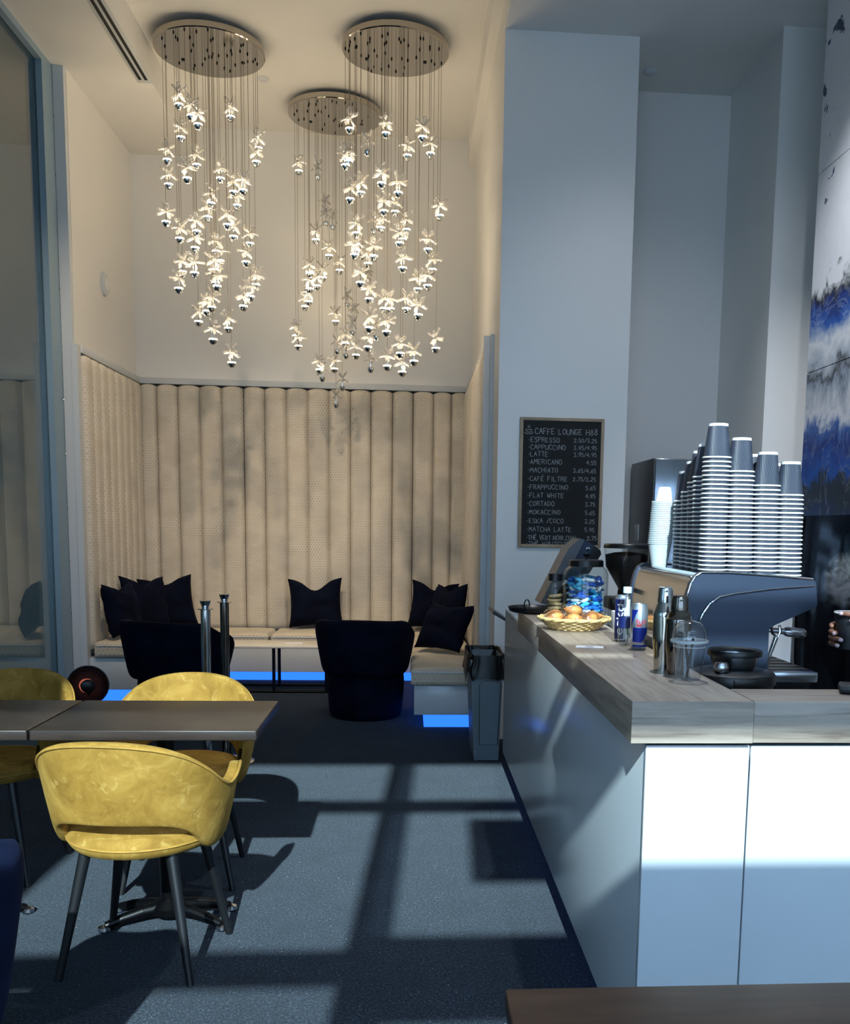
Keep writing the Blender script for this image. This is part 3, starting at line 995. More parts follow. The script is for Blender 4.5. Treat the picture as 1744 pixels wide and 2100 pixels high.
def pillow(px, py, y, w_, h_, rz, lean, roll, label, seed, dent=0.18, zb=None, x=None):
    p = aty(px, py, y)
    zb = None if zb is None else zb + 0.016
    if x is not None:
        p.x = x
    if zb is not None:
        p.z = zb
    o = link('pillow', pillow_mesh(w_, h_, 0.16, seed, dent), None, p, (0, 0, 0))
    o.rotation_euler = (Matrix.Rotation(rz, 4, 'Z') @ Matrix.Rotation(lean, 4, 'X') @ Matrix.Rotation(roll, 4, 'Y')).to_euler()
    return tag(o, label, 'pillow', 'navy velvet pillows on the lounge benches')
zr = 0.312 + ch + 0.006
pillow(649, 1280, 9.10, 0.50, 0.46, 0.05, R(-13), R(-2), 'single navy velvet pillow standing alone in the middle of the back bench', 11, 0.22, zr + 0.012)
pillow(262, 1290, 7.96, 0.42, 0.43, R(74), R(-12), 0, 'navy velvet pillow nearest the front on the left bench', 12, 0.12, 0.347 + ch + 0.02)
pillow(305, 1285, 8.46, 0.46, 0.46, R(54), R(-14), R(3), 'navy velvet pillow in the middle of the left corner trio', 13, 0.14, 0.347 + ch + 0.02)
pillow(352, 1278, 8.96, 0.48, 0.47, R(22), R(-13), R(-5), 'navy velvet pillow in the rear left corner leaning on the back wall', 14, 0.12, zr + 0.01)
pillow(893, 1278, 9.02, 0.46, 0.45, R(-20), R(-12), R(3), 'navy velvet pillow in the rear right corner against the back wall', 15, 0.14, zr + 0.01, 0.18)
pillow(925, 1285, 8.30, 0.48, 0.47, R(-62), R(-15), R(-4), 'navy velvet pillow in the middle of the right bench trio', 16, 0.14, 0.307 + ch + 0.03, 0.27)
pillow(937, 1330, 7.42, 0.46, 0.40, R(-42), R(-30), R(0), 'slumped navy velvet pillow nearest the trash bin on the right bench', 17, 0.05, 0.307 + ch + 0.03, 0.20)

# ------------------------------------------------------------------ lounge table
ct = thing('coffee_table', 'low cream topped lounge table on slim dark metal legs', 'table', (-0.98, 8.28, 0))
zc_ = 0.40
G().box(-0.86, 0.72, -0.14, 0.28, zc_ - 0.018, zc_, 0.003).build('table_top', M_['table_cream'], ct)
for x0 in (-0.62, -0.155, 0.28, 0.58):
    for y0 in (-0.10, 0.24):
        G().tube([(x0, y0, 0.012), (x0, y0, zc_ - 0.018)], 0.014, 10).build('leg', M_['black_metal'], ct)
for y0 in (-0.10, 0.24):
    G().tube([(-0.62, y0, 0.012), (0.58, y0, 0.012)], 0.011, 8).build('foot_rail', M_['black_metal'], ct)
q = aty(600, 1314, 8.3)
tag(G().box(-0.075, 0.075, -0.05, 0.05, 0, 0.004).build('napkin', M_['paper_white'], None, (-0.98, 8.33, zc_ + 0.0005)), 'small white paper lying on the low lounge table', 'paper')

# ------------------------------------------------------------------ tub chairs (front faces +Y)
def tub_chair(loc, rz, label, mat, sc=1.0, group=None):
    t = thing('tub_chair', label, 'armchair', loc, rz, group)
    def shell(u, v):
        # u round the wrap (left arm -> back -> right arm), v round the cross-section
        a = R(-118 + 236 * u)
        end = min(u, 1 - u)
        top = interp(abs(math.degrees(a)), [(0, 0.745), (60, 0.735), (100, 0.64), (118, 0.58)])
        bot = 0.33
        rr_ = min(1.0, end / 0.045)
        k = math.sqrt(max(0.0, 1 - (1 - rr_) ** 2)) * 0.9 + 0.1
        cz, hh, th = (top + bot) / 2, (top - bot) / 2 * (0.55 + 0.45 * k), 0.05 * (0.4 + 0.6 * k)
        q_ = 2 * math.pi * v
        e = 0.42
        dr = th * math.copysign(abs(math.cos(q_)) ** e, math.cos(q_))
        dz = hh * math.copysign(abs(math.sin(q_)) ** e, math.sin(q_))
        r_ = 0.285 + dr + 0.03 * (dz / hh)
        ax = math.copysign(abs(math.sin(a)) ** 0.85, math.sin(a))
        ay = math.copysign(abs(math.cos(a)) ** 0.85, math.cos(a))
        return (sc * r_ * 1.02 * ax, -r_ * ay, cz + dz)
    G().grid(shell, 40, 20, wv=True).grid(lambda u, v: shell(0, v) if u else shell(0, 0.25), 1, 20, wv=True).build('backrest', mat, t, smooth=70)
    G().lathe([(0.0, 0.0), (0.245, 0.0), (0.26, 0.01), (0.272, 0.05), (0.285, 0.26), (0.28, 0.315), (0.26, 0.335), (0.0, 0.335)], 40, (0, 0.02, 0), sc, 1.0).build('seat_base', mat, t)
    G().lathe([(0.0, 0.335), (0.225, 0.335), (0.24, 0.36), (0.24, 0.40), (0.22, 0.43), (0.10, 0.445), (0.0, 0.447)], 40, (0, 0.03, 0), sc, 1.0).build('seat_cushion', mat, t)
    return t
pt = atz(762, 1482, 0)
tub_chair((pt.x - 0.055, pt.y + 0.26, 0), R(-6), 'navy velvet tub chair standing right of the low lounge table', M_['velvet_navy'])
tub_chair((aty(366, 1300, 6.95).x, 6.95, 0), R(-24), 'navy velvet tub chair behind the chrome posts at the left', M_['velvet_navy'], 1.06)
tub_chair((-1.165, 1.93, 0), R(60), 'navy velvet tub chair cut off by the lower left edge', M_['velvet_navy_lit'], 1.0)

# ------------------------------------------------------------------ stanchions
def stanchion(px, ytop, y, label, pm):
    p = aty(px, ytop, y)
    t = thing('stanchion', label, 'stanchion', (p.x, p.y, 0), 0, 'chrome rope posts')
    H_ = p.z
    G().lathe([(0.0, 0.0), (0.16, 0.0), (0.16, 0.012), (0.12, 0.03), (0.03, 0.04), (0.0, 0.04)], 36).build('base', M_['chrome'], t)
    G().lathe([(0.0255, 0.04), (0.0255, H_ - 0.045), (0.0, H_ - 0.045)], 20).build('post', pm, t)
    G().lathe([(0.0, H_ - 0.048), (0.040, H_ - 0.047), (0.044, H_ - 0.044), (0.040, H_ - 0.041), (0.016, H_ - 0.039), (0.017, H_ - 0.035), (0.030, H_), (0.026, H_ - 0.001), (0.0, H_ - 0.004)], 24).build('cap', M_['chrome'], t)
stanchion(421, 1232, 5.3, 'chrome rope post standing in front of the left navy tub chair', M_['chrome'])
stanchion(460, 1219, 5.75, 'darker rope post just behind and right of the front chrome post', M_['smoked_steel'])

# ------------------------------------------------------------------ fan heater
p = aty(181, 1404, 6.5)
t = thing('fan_heater', 'black round dish heater with a glowing core behind the yellow chairs', 'heater', (p.x, p.y, 0), R(14))
G().lathe([(0.0, 0.0), (0.13, 0.0), (0.13, 0.015), (0.05, 0.03), (0.0, 0.03)], 28).build('base', M_['heater_black'], t)
G().tube([(0, 0.05, 0.02), (0, 0.05, p.z)], 0.013, 10).build('pole', M_['heater_black'], t)
hd = G().lathe([(0.0, -0.07), (0.05, -0.068), (0.09, -0.045), (0.118, -0.01), (0.128, 0.02), (0.131, 0.022), (0.131, 0.03), (0.125, 0.03), (0.115, 0.0), (0.086, -0.035), (0.05, -0.055), (0.0, -0.058)], 40).build('dish', M_['heater_dish'], t, (0, 0, p.z), (R(90), 0, 0))
for rr_ in (0.05, 0.07, 0.09, 0.11, 0.124):
    n_ = 36
    zz = 0.07 - 0.05 * (rr_ / 0.13) ** 2
    G().tube([(rr_ * math.cos(2 * math.pi * i / n_), rr_ * math.sin(2 * math.pi * i / n_), zz) for i in range(n_)], 0.0013, 5, True).build('guard_ring', M_['black_metal'], hd)
for i in range(40):
    a = 2 * math.pi * i / 40
    G().tube([(q_ * math.cos(a), q_ * math.sin(a), 0.07 - 0.05 * (q_ / 0.13) ** 2) for q_ in (0.03, 0.07, 0.11, 0.13)], 0.0011, 4).build('guard_wire', M_['black_metal'], hd)
G().lathe([(0.0, 0.086), (0.034, 0.085), (0.042, 0.078), (0.043, 0.045), (0.0, 0.045)], 24).build('hub', M_['black_plastic'], hd)
G().lathe([(0.040, 0.020), (0.046, 0.030), (0.046, 0.046), (0.038, 0.050)], 24).build('glow_core', M_['heater_glow'], hd, (-0.008, 0.0, 0))
# ------------------------------------------------------------------ mustard chairs (front faces +Y)
def make_chair_parts(t):
    TOP = [(0, 0.783), (15, 0.778), (30, 0.762), (45, 0.731), (60, 0.684), (74, 0.634), (85, 0.611), (96, 0.624), (107, 0.648), (118, 0.636)]
    BOT = [(0, 0.520), (25, 0.516), (42, 0.500), (56, 0.465), (68, 0.420), (80, 0.396), (118, 0.395)]
    def rad(a, z):
        k = (z - 0.40) / 0.40
        ax = math.copysign(abs(math.sin(a)) ** 0.92, math.sin(a))
        ay = math.copysign(abs(math.cos(a)) ** 0.92, math.cos(a))
        rx, ry = 0.222 + 0.082 * min(1, max(0, k)) ** 0.7, 0.232 + 0.070 * max(0, k)
        return ax, ay, rx, ry
    def shell(u, v):
        deg = -116 + 232 * u
        a = R(deg)
        top, bot = interp2(abs(deg), TOP), interp2(abs(deg), BOT)
        end = min(u, 1 - u)
        k = math.sqrt(max(0.02, 1 - (1 - min(1.0, end / 0.05)) ** 2))
        cz, hh = (top + bot) / 2, (top - bot) / 2 * (0.35 + 0.65 * k)
        cz -= (1 - k) * 0.03
        th = 0.019 * (0.4 + 0.6 * k)
        q_ = 2 * math.pi * v
        e = 0.3
        dz = hh * math.copysign(abs(math.sin(q_)) ** e, math.sin(q_))
        dr = th * math.copysign(abs(math.cos(q_)) ** e, math.cos(q_))
        z = cz + dz
        ax, ay, rx, ry = rad(a, z)
        return ((rx + dr) * ax, -(ry + dr) * ay, z)
    G().grid(shell, 56, 24, wv=True).build('backrest', M_['velvet_mustard'], t, smooth=75)
    pts = []
    for i in range(57):
        deg = -114 + 228 * i / 56
        z = interp2(abs(deg), TOP) - 0.004
        ax, ay, rx, ry = rad(R(deg), z)
        pts.append(((rx + 0.018) * ax, -(ry + 0.018) * ay, z - 0.006))
    G().tube(pts, 0.0045, 6).build('piping', M_['mustard_pipe'], t)
    pf = [(0.0, 0.395), (0.18, 0.395), (0.222, 0.405), (0.236, 0.425), (0.236, 0.445), (0.222, 0.463), (0.15, 0.474), (0.0, 0.478)]
    G().lathe(pf, 44, (0, 0.0, 0), 0.98, 1.02).build('seat', M_['velvet_mustard'], t, smooth=60)
    pts = [(0.238 * 0.98 * math.cos(R(i * 9)), 0.238 * 1.02 * math.sin(R(i * 9)), 0.436) for i in range(40)]
    G().tube(pts, 0.004, 6, True).build('seat_piping', M_['mustard_pipe'], t)
    for sx in (-1, 1):
        for sy in (-1, 1):
            G().tube([(sx * 0.135, sy * 0.135, 0.40), (sx * 0.207, sy * 0.195, 0.0)], [0.0185, 0.0115], 14).build('leg', M_['black_wood'], t)

c0 = thing('dining_chair', 'mustard velvet armchair seen from behind nearest the camera', 'chair', (-0.848, 3.125, 0), R(-7), 'mustard velvet dining chairs')
make_chair_parts(c0)
kids = list(c0.children)
def chair_copy(loc, rz, label):
    c = c0.copy()
    COL.objects.link(c)
    c.location = loc
    c.rotation_euler = (0, 0, rz)
    c['label'] = label
    for k in kids:
        d_ = k.copy()
        COL.objects.link(d_)
        d_.parent = c
    return c
chair_copy((-0.900, 3.88, 0), R(184), 'mustard velvet armchair across the table facing the camera, right one')
chair_copy((-1.665, 3.97, 0), R(176), 'mustard velvet armchair across the left table at the picture edge')

# ------------------------------------------------------------------ dark dining tables
def dining_table(x0, x1, y0, y1, z1, label, wood, base=True):
    cx_, cy_ = (x0 + x1) / 2, (y0 + y1) / 2
    t = thing('dining_table', label, 'table', (cx_, cy_, 0), 0, 'dark wooden cafe tables')
    hx, hy = (x1 - x0) / 2, (y1 - y0) / 2
    G().box(-hx, hx, -hy, hy, z1 - 0.034, z1, 0.004, 3).build('table_top', wood, t)
    G().lathe([(0.030, 0.06), (0.030, z1 - 0.06)], 20).build('column', M_['black_metal'], t)
    G().box(-0.17, 0.17, -0.17, 0.17, z1 - 0.046, z1 - 0.034, 0.002).build('top_bracket', M_['black_metal'], t)
    G().lathe([(0.0, 0.035), (0.06, 0.035), (0.062, 0.06), (0.035, 0.085), (0.0, 0.085)], 20).build('hub', M_['black_metal'], t)
    for k in range(4):
        a = R(24 if k % 2 == 0 else -24) + (math.pi if k >= 2 else 0)
        ax, ay = math.cos(a), math.sin(a)
        pts = [(ax * r_, ay * r_, z_) for r_, z_ in ((0.03, 0.055), (0.09, 0.05), (0.16, 0.036), (0.215, 0.020))]
        lg = G()
        for i in range(3):
            lg.tube(pts[i:i + 2], [0.026 - 0.004 * i, 0.022 - 0.004 * i], 10)
        f = lg.build('base_leg', M_['black_metal'], t)
        G().lathe([(0.0, 0.0), (0.018, 0.0), (0.022, 0.006), (0.02, 0.018), (0.0, 0.026)], 14, (ax * 0.22, ay * 0.22, 0)).build('glide', M_['steel'], f)
    return t
dining_table(-1.206, -0.494, 3.145, 3.685, 0.75, 'dark wooden cafe table beside the nearest mustard chair, right of the seam', M_['table_wood'])
dining_table(-1.935, -1.214, 3.145, 3.685, 0.75, 'dark wooden cafe table left of the seam at the left edge', M_['table_wood'])
dining_table(0.142, 0.86, 0.78, 1.345, 0.75, 'dark brown wooden cafe table corner in the lower right foreground', M_['table_wood_red'])

# ------------------------------------------------------------------ trash bin
t = thing('trash_bin', 'slim grey plastic trash bin with a black bag between bench and counter', 'bin', (0.468, 6.05, 0))
def frustum(g, x0, x1, y0, y1, z0, X0, X1, Y0, Y1, z1, mi=0):
    vs = [(x0, y0, z0), (x1, y0, z0), (x1, y1, z0), (x0, y1, z0), (X0, Y0, z1), (X1, Y0, z1), (X1, Y1, z1), (X0, Y1, z1)]
    return g.add(vs, [(3, 2, 1, 0), (4, 5, 6, 7), (0, 1, 5, 4), (1, 2, 6, 5), (2, 3, 7, 6), (3, 0, 4, 7)], mi)
def shell_box(x0, x1, y0, y1, z0, X0, X1, Y0, Y1, z1, th):
    g = G()
    o = [(x0, y0, z0), (x1, y0, z0), (x1, y1, z0), (x0, y1, z0)]
    O = [(X0, Y0, z1), (X1, Y0, z1), (X1, Y1, z1), (X0, Y1, z1)]
    I = [(X0 + th, Y0 + th, z1), (X1 - th, Y0 + th, z1), (X1 - th, Y1 - th, z1), (X0 + th, Y1 - th, z1)]
    i_ = [(x0 + th, y0 + th, z0 + th), (x1 - th, y0 + th, z0 + th), (x1 - th, y1 - th, z0 + th), (x0 + th, y1 - th, z0 + th)]
    vs = o + O + I + i_
    fs = [(3, 2, 1, 0), (12, 13, 14, 15)]
    for a in range(4):
        b_ = (a + 1) % 4
        fs += [(a, b_, 4 + b_, 4 + a), (4 + a, 4 + b_, 8 + b_, 8 + a), (8 + a, 8 + b_, 12 + b_, 12 + a)]
    return g.add(vs, fs)
bb = shell_box(-0.075, 0.075, -0.24, 0.20, 0.0, -0.105, 0.095, -0.255, 0.25, 0.62, 0.006)
bo = bb.build('bin_body', M_['bin_grey'], t)
yf = lambda z: -0.24 - 0.015 * z / 0.62 - 0.0015
G().prism([(-0.045, 0.10), (0.066, 0.10), (0.080, 0.475), (0.055, 0.49), (0.01, 0.495), (-0.03, 0.49), (-0.048, 0.47)], yf(0.3) + 0.001, yf(0.3) - 0.006, 'y').build('front_panel', M_['bin_grey'], bo)
ol = [(-0.045, 0.10), (0.066, 0.10), (0.080, 0.475), (0.055, 0.49), (0.01, 0.495), (-0.03, 0.49), (-0.048, 0.47)]
G().tube([(q_[0], yf(0.3) - 0.006, q_[1]) for q_ in ol], 0.0022, 5, True).build('panel_outline', M_['black_plastic'], bo)
G().box(-0.05, 0.072, yf(0.2) - 0.008, yf(0.2) - 0.004, 0.196, 0.199).build('panel_groove', M_['black_plastic'], bo)
G().box(-0.015, 0.055, yf(0.54) - 0.004, yf(0.54) + 0.004, 0.515, 0.545, 0.003).build('handle_slot', M_['black_plastic'], bo)
G().box(-0.075, -0.052, -0.252, -0.236, 0.0, 0.065, 0.004).build('corner_foot', M_['bin_grey'], bo)
def bag(u, v):
    # v 0 hem outside -> 0.45 rim -> 1 inside
    a = 2 * math.pi * u
    e = 0.35
    ex = math.copysign(abs(math.cos(a)) ** e, math.cos(a))
    ey = math.copysign(abs(math.sin(a)) ** e, math.sin(a))
    nz = mnoise.noise(Vector((math.cos(a) * 4.5, math.sin(a) * 4.5, v * 3.0)))
    n2 = mnoise.noise(Vector((math.cos(a) * 2.2, math.sin(a) * 2.2, 9)))
    hem = 0.505 + 0.06 * n2
    if v < 0.45:
        z = lerp(hem, 0.652, v / 0.45)
        off = 0.010 + 0.016 * (1 - v / 0.45) + 0.012 * nz
    else:
        z = lerp(0.652, 0.50, (v - 0.45) / 0.55)
        off = 0.008 - 0.030 * (v - 0.45) / 0.55 + 0.012 * nz
    hx, hy = 0.100 + off, 0.2525 + off
    return (-0.005 + hx * ex, -0.0025 + hy * ey, z + 0.010 * n2 * (1 if v < 0.9 else 0))
G().grid(bag, 140, 16, wu=True).build('bin_bag', M_['bag_black'], t, smooth=80)
def crumple(u, v):
    a, b_ = 2 * math.pi * u, math.pi * v
    r_ = 0.03 * (1 + 0.5 * mnoise.noise(Vector((math.cos(a) * 2, math.sin(a) * 2, b_ * 2))))
    return (r_ * 1.4 * math.sin(b_) * math.cos(a), r_ * math.sin(b_) * math.sin(a), r_ * math.cos(b_) * 0.7)
G().box(-0.075, 0.07, -0.2, 0.2, 0.46, 0.50).build('rubbish', M_['black_matte'], t)
tag(G().grid(crumple, 10, 8, wu=True).build('paper_ball', M_['paper_white'], None, (0.46, 5.90, 0.585), smooth=20), 'crumpled white paper on top of the trash bag', 'paper')
tag(G().prism([(0.0, 0.0), (0.08, -0.045), (0.085, -0.03), (0.005, 0.018)], -0.02, 0.30, 'y').build('wall_ledge', M_['black_plastic'], None, (0.475, 5.63, 0.915)), 'small dark ledge sticking out from the far end of the counter', 'ledge')
# ------------------------------------------------------------------ stroke lettering
FONT = {
 'A': '00 4a 80|24 64', 'B': '00 0a|0a 5a 78 56 05|05 65 82 50 00', 'C': '88 5a 2a 07 03 20 50 81', 'D': '00 0a 4a 87 83 40 00',
 'E': '7a 0a 00 70|05 55', 'F': '7a 0a 00|05 55', 'G': '88 5a 2a 07 03 20 60 84 54', 'H': '00 0a|80 8a|05 85', 'I': '20 2a',
 'K': '00 0a|8a 04 80', 'L': '0a 00 70', 'M': '00 1a 44 7a 80', 'N': '00 0a 80 8a', 'O': '30 03 07 3a 5a 87 83 50 30',
 'P': '00 0a 5a 88 76 45 05', 'R': '00 0a 5a 88 76 45 05|45 80', 'S': '88 6a 2a 08 26 64 82 60 20 01', 'T': '0a 8a|4a 40',
 'U': '0a 03 20 60 83 8a', 'V': '0a 40 8a', 'W': '0a 20 46 60 8a', 'X': '0a 80|00 8a', 'a': '86 56 16 02 10 60 82|88 80', 'b': '0a 00|04 46 84 60 20 01',
 'c': '77 38 05 02 30 71', 'd': '8a 80|85 37 04 12 50 82', 'e': '04 84 77 37 04 12 40 81', 'k': '0a 00|77 03 80', 'l': '4a 40', 'o': '30 03 06 38 58 86 83 50 30',
 's': '77 38 06 24 64 82 50 01', 'u': '07 02 30 60 82|87 80',
 '0': '30 03 07 3a 5a 87 83 50 30', '1': '18 4a 40', '2': '08 3a 6a 87 00 80', '3': '0a 7a 45 83 60 20 01', '4': '70 7a 04 84', '5': '7a 1a 06 56 83 60 10',
 '6': '7a 26 02 30 60 83 55 14', '7': '0a 8a 30', '8': '55 28 3a 6a 78 55 24 02 30 60 82 64 55', '9': '85 44 07 3a 7a 86 60', '/': '0c 00', '.': '20 30 31 21', '-': '05 75',
 '*': '34 44 45', ' ': '',
}
FONT['/'] = '0b 8c 0b'
FONT['/'] = '0' + '0 8b'
HEXD = {c: i for i, c in enumerate('0123456789abc')}
def strokes(text, x, y, h, w=None, jit=0.0, rr=None, gap=0.35):
    """polylines of a line of text from (x, y), letter height h"""
    w = w or h * 0.62
    rr = rr or random.Random(1)
    out = []
    for chx in text:
        acc = None
        if chx == 'É':
            chx, acc = 'E', True
        wd = {'I': 0.5, '1': 0.6, '.': 0.45, ' ': 0.7, '*': 0.7, 'l': 0.5, 'M': 1.15, 'W': 1.2, '/': 0.8}.get(chx, 1.0)
        dy = rr.uniform(-jit, jit) * h
        sc = 1 + rr.uniform(-jit, jit)
        for stq in FONT[chx].split('|'):
            pts = [(x + HEXD[p[0]] / 8.0 * w * (wd if wd > 1 else 1) * sc, y + dy + HEXD[p[1]] / 10.0 * h * sc) for p in stq.split()]
            if len(pts) > 1:
                out.append(pts)
        if acc:
            out.append([(x + w * 0.35, y + h * 1.15), (x + w * 0.7, y + h * 1.35)])
        x += w * (wd + gap)
    return out, x
def ribbon(g, lines, fn, wd):
    """flat chalk strokes: fn maps (u, v) to a point; wd is the stroke width"""
    for pts in lines:
        P = [Vector((a, b)) for a, b in pts]
        for a, b in zip(P, P[1:]):
            d_ = b - a
            if d_.length < 1e-6:
                continue
            d_.normalize()
            n_ = Vector((-d_.y, d_.x)) * wd / 2
            a2, b2 = a - d_ * wd * 0.35, b + d_ * wd * 0.35
            k = max(1, int((b2 - a2).length / 0.006)) if fn.__name__ == 'curved' else 1
            for i in range(k):
                s0, s1 = a2.lerp(b2, i / k), a2.lerp(b2, (i + 1) / k)
                g.add([fn(*(s0 - n_)), fn(*(s1 - n_)), fn(*(s1 + n_)), fn(*(s0 + n_))], [(0, 1, 2, 3)])

# ------------------------------------------------------------------ menu board on the column
bx0, bx1, bz0, bz1, by = 0.697, 1.245, 1.287, 2.120, 6.398
t = thing('menu_board', 'black chalkboard menu in a thin pine frame on the column', 'menu board', (bx0, by, bz0))
W_, H_ = bx1 - bx0, bz1 - bz0
G().box(0.012, W_ - 0.012, -0.016, -0.002, 0.012, H_ - 0.012).build('slate', M_['chalk_slate'], t)
for a in ((0, 0.020, 0, H_), (W_ - 0.020, W_, 0, H_), (0.020, W_ - 0.020, 0, 0.020), (0.020, W_ - 0.020, H_ - 0.020, H_)):
    G().box(a[0], a[1], -0.024, -0.001, a[2], a[3], 0.002).build('frame_rail', M_['pine'], t)
MENU = [('ESPRESSO', '2.50/3.25'), ('CAPPUCCINO', '3.95/4.95'), ('LATTE', '3.95/4.95'), ('AMERICANO', '4.55'), ('MACHIATO', '3.65/4.65'), ('CAFÉ FILTRE', '2.75/3.25'),
        ('FRAPPUCCINO', '5.65'), ('FLAT WHITE', '4.95'), ('CORTADO', '3.75'), ('MOKACCINO', '5.65'), ('ESKA /COCO', '3.25'), ('MATCHA LATTE', '5.95'), ('THÉ VERT.NOIR.CHAI', '2.75'), ('THÉ HIBISCUS', '')]
flat = lambda u, v: (u, -0.0172, v)
rq = random.Random(5)
g = G()
ln, _ = strokes('CAFFE LOUNGE H88', 0.098, H_ - 0.104, 0.034, 0.0195, 0.06, rq, 0.36)
ribbon(g, ln, flat, 0.0036)
g.build('chalk_title', M_['chalk'], t, smooth=0)
g = G()
cup = [[(0.036, H_ - 0.078), (0.076, H_ - 0.078), (0.070, H_ - 0.094), (0.044, H_ - 0.094), (0.036, H_ - 0.078)], [(0.026, H_ - 0.096), (0.040, H_ - 0.104), (0.074, H_ - 0.104), (0.086, H_ - 0.094)],
       [(0.050, H_ - 0.070), (0.053, H_ - 0.060), (0.049, H_ - 0.052)], [(0.060, H_ - 0.070), (0.063, H_ - 0.060), (0.059, H_ - 0.050)]]
ribbon(g, cup, flat, 0.0032)
g.build('chalk_cup_drawing', M_['chalk'], t, smooth=0)
pys = [518, 612, 700, 798, 905, 1012, 1120, 1225, 1330, 1438, 1548, 1655, 1762, 1835]
for (nm, pr2), py in zip(MENU, pys):
    zc_ = aty(1150, 820 + py * 0.1606, by).z - bz0
    hh = 0.028 if nm != 'THÉ HIBISCUS' else 0.022
    g = G()
    ln, xe = strokes('*' + nm, 0.052, zc_ - hh / 2, hh, 0.0148 if len(nm) > 14 else 0.0172, 0.07, rq, 0.34 if len(nm) > 14 else 0.40)
    l2 = []
    if pr2:
        wds = 0.0135
        xs_ = W_ - 0.040 - sum({'/': 0.8, '.': 0.45, '1': 0.6}.get(c_, 1.0) + 0.42 for c_ in pr2) * wds
        if nm.startswith('THÉ VERT'):
            xs_ += 0.018
        l2, _ = strokes(pr2, xs_, zc_ - hh * 0.42, hh * 0.85, wds, 0.06, rq, 0.42)
    ribbon(g, ln + l2, flat, 0.0031)
    g.build('chalk_line', M_['chalk'], t, smooth=0)

# ------------------------------------------------------------------ counter and worktop
PXF = 0.548                       # outer face of the long panel
cb = thing('bar_counter', 'white panelled bar counter base with a blue lit toe recess', 'counter', (0.9, 3.8, 0))
ox, oy = 0.9, 3.8
def cpart(name, x0, x1, y0, y1, z0, z1, mat, bev=0.0):
    return G().box(x0 - ox, x1 - ox, y0 - oy, y1 - oy, z0, z1, bev).build(name, mat, cb)
cpart('side_panel', PXF, PXF + 0.02, 2.20, 5.60, 0.10, 0.92, M_['laminate_white'], 0.001)
cpart('end_cap', PXF, 1.30, 4.56, 5.60, 0.92, 0.945, M_['laminate_white'], 0.002)
cpart('front_panel', PXF, 0.794, 2.18, 2.20, 0.10, 0.921, M_['laminate_white'], 0.001)
cpart('front_panel', 0.798, 1.42, 2.18, 2.20, 0.10, 0.921, M_['laminate_white'], 0.001)
cpart('front_panel', 1.424, 2.05, 2.18, 2.20, 0.10, 0.921, M_['laminate_white'], 0.001)
cpart('shadow_gap', PXF + 0.01, 2.04, 2.19, 2.24, 0.921, 0.932, M_['black_matte'])
cpart('toe_board', PXF + 0.075, PXF + 0.09, 2.26, 5.55, 0.0, 0.10, M_['trim_white'])
cpart('toe_board', PXF + 0.09, 2.0, 2.26, 2.275, 0.0, 0.10, M_['trim_white'])
cpart('light_strip', PXF + 0.066, PXF + 0.074, 2.30, 5.55, 0.075, 0.095, M_['led_blue'])
cpart('inner_panel', 0.775, 0.79, 2.34, 5.58, 0.88, 0.93, M_['laminate_white'])
cpart('lower_worktop', PXF + 0.03, 1.36, 2.24, 5.58, 0.84, 0.88, M_['brushed_dark'], 0.003)
cpart('lower_cabinet', PXF + 0.10, 1.30, 2.40, 5.50, 0.10, 0.84, M_['trim_white'])
wt = thing('worktop', 'thick grey oak worktop ledge running along the bar and round its corner', 'worktop', (0.64, 3.3, 0.932))
def wpart(x0, x1, y0, y1, z0, z1, mat, nm='worktop_board', bev=0.0015):
    return G().box(x0 - 0.64, x1 - 0.64, y0 - 3.3, y1 - 3.3, z0 - 0.932, z1 - 0.932, bev).build(nm, mat, wt)
wpart(0.505, 0.790, 2.156, 3.79, 0.933, 1.030, M_['oak_y'])
wpart(0.505, 0.790, 3.793, 4.55, 0.933, 1.030, M_['oak_y'])
wpart(0.792, 2.05, 2.156, 2.332, 0.933, 1.030, M_['oak_x'])
wpart(0.505, 0.790, 2.152, 2.156, 0.933, 1.030, M_['oak_x'], 'front_edge', 0)
ZW = 1.0305

# ------------------------------------------------------------------ tall steel cabinet behind the bar
fx = 1.60
t = thing('steel_cabinet', 'tall stainless steel fridge cabinet standing behind the paper cups', 'fridge', (fx, 6.45, 0))
G().box(0, 0.60, 0, 0.66, 0.05, 1.885, 0.004).build('cabinet_body', M_['brushed_dark'], t)
G().box(0.004, 0.596, -0.03, -0.002, 0.08, 1.88, 0.004).build('door', M_['brushed_light'], t)
G().box(-0.006, -0.001, 0.36, 0.48, 1.33, 1.45, 0.002).build('outlet_plate', M_['trim_white'], t)

# ------------------------------------------------------------------ espresso machine
YM0, YM1 = 2.90, 3.64
def mp_(px, py, y=YM0):
    p = aty(px, py, y)
    return (p.x, p.z)
side = [mp_(*q) for q in ((1418, 1196), (1427, 1182), (1440, 1174), (1500, 1175), (1600, 1182), (1668, 1188), (1674, 1194), (1677, 1240), (1670, 1247), (1590, 1282), (1578, 1290), (1573, 1405), (1400, 1405), (1396, 1330), (1402, 1270), (1410, 1222))]
t = thing('espresso_machine', 'dark blue and chrome espresso machine carrying stacks of paper cups', 'coffee machine', (0.98, 3.27, 0.88))
mx, my, mz = 0.98, 3.27, 0.88
loc_ = lambda q: (q[0] - mx, q[1] - mz)
sp2 = [loc_(q) for q in side]
cxm = sum(q[0] for q in sp2) / len(sp2)
czm = sum(q[1] for q in sp2) / len(sp2)
ins = [(cxm + (q[0] - cxm) * 0.975, czm + (q[1] - czm) * 0.965) for q in sp2]
G().prism(sp2, YM0 - my, YM0 + 0.035 - my, 'y').build('side_panel', M_['machine_blue'], t, smooth=30)
G().prism(sp2, YM1 - my, YM1 + 0.035 - my, 'y').build('side_panel', M_['machine_blue'], t, smooth=30)
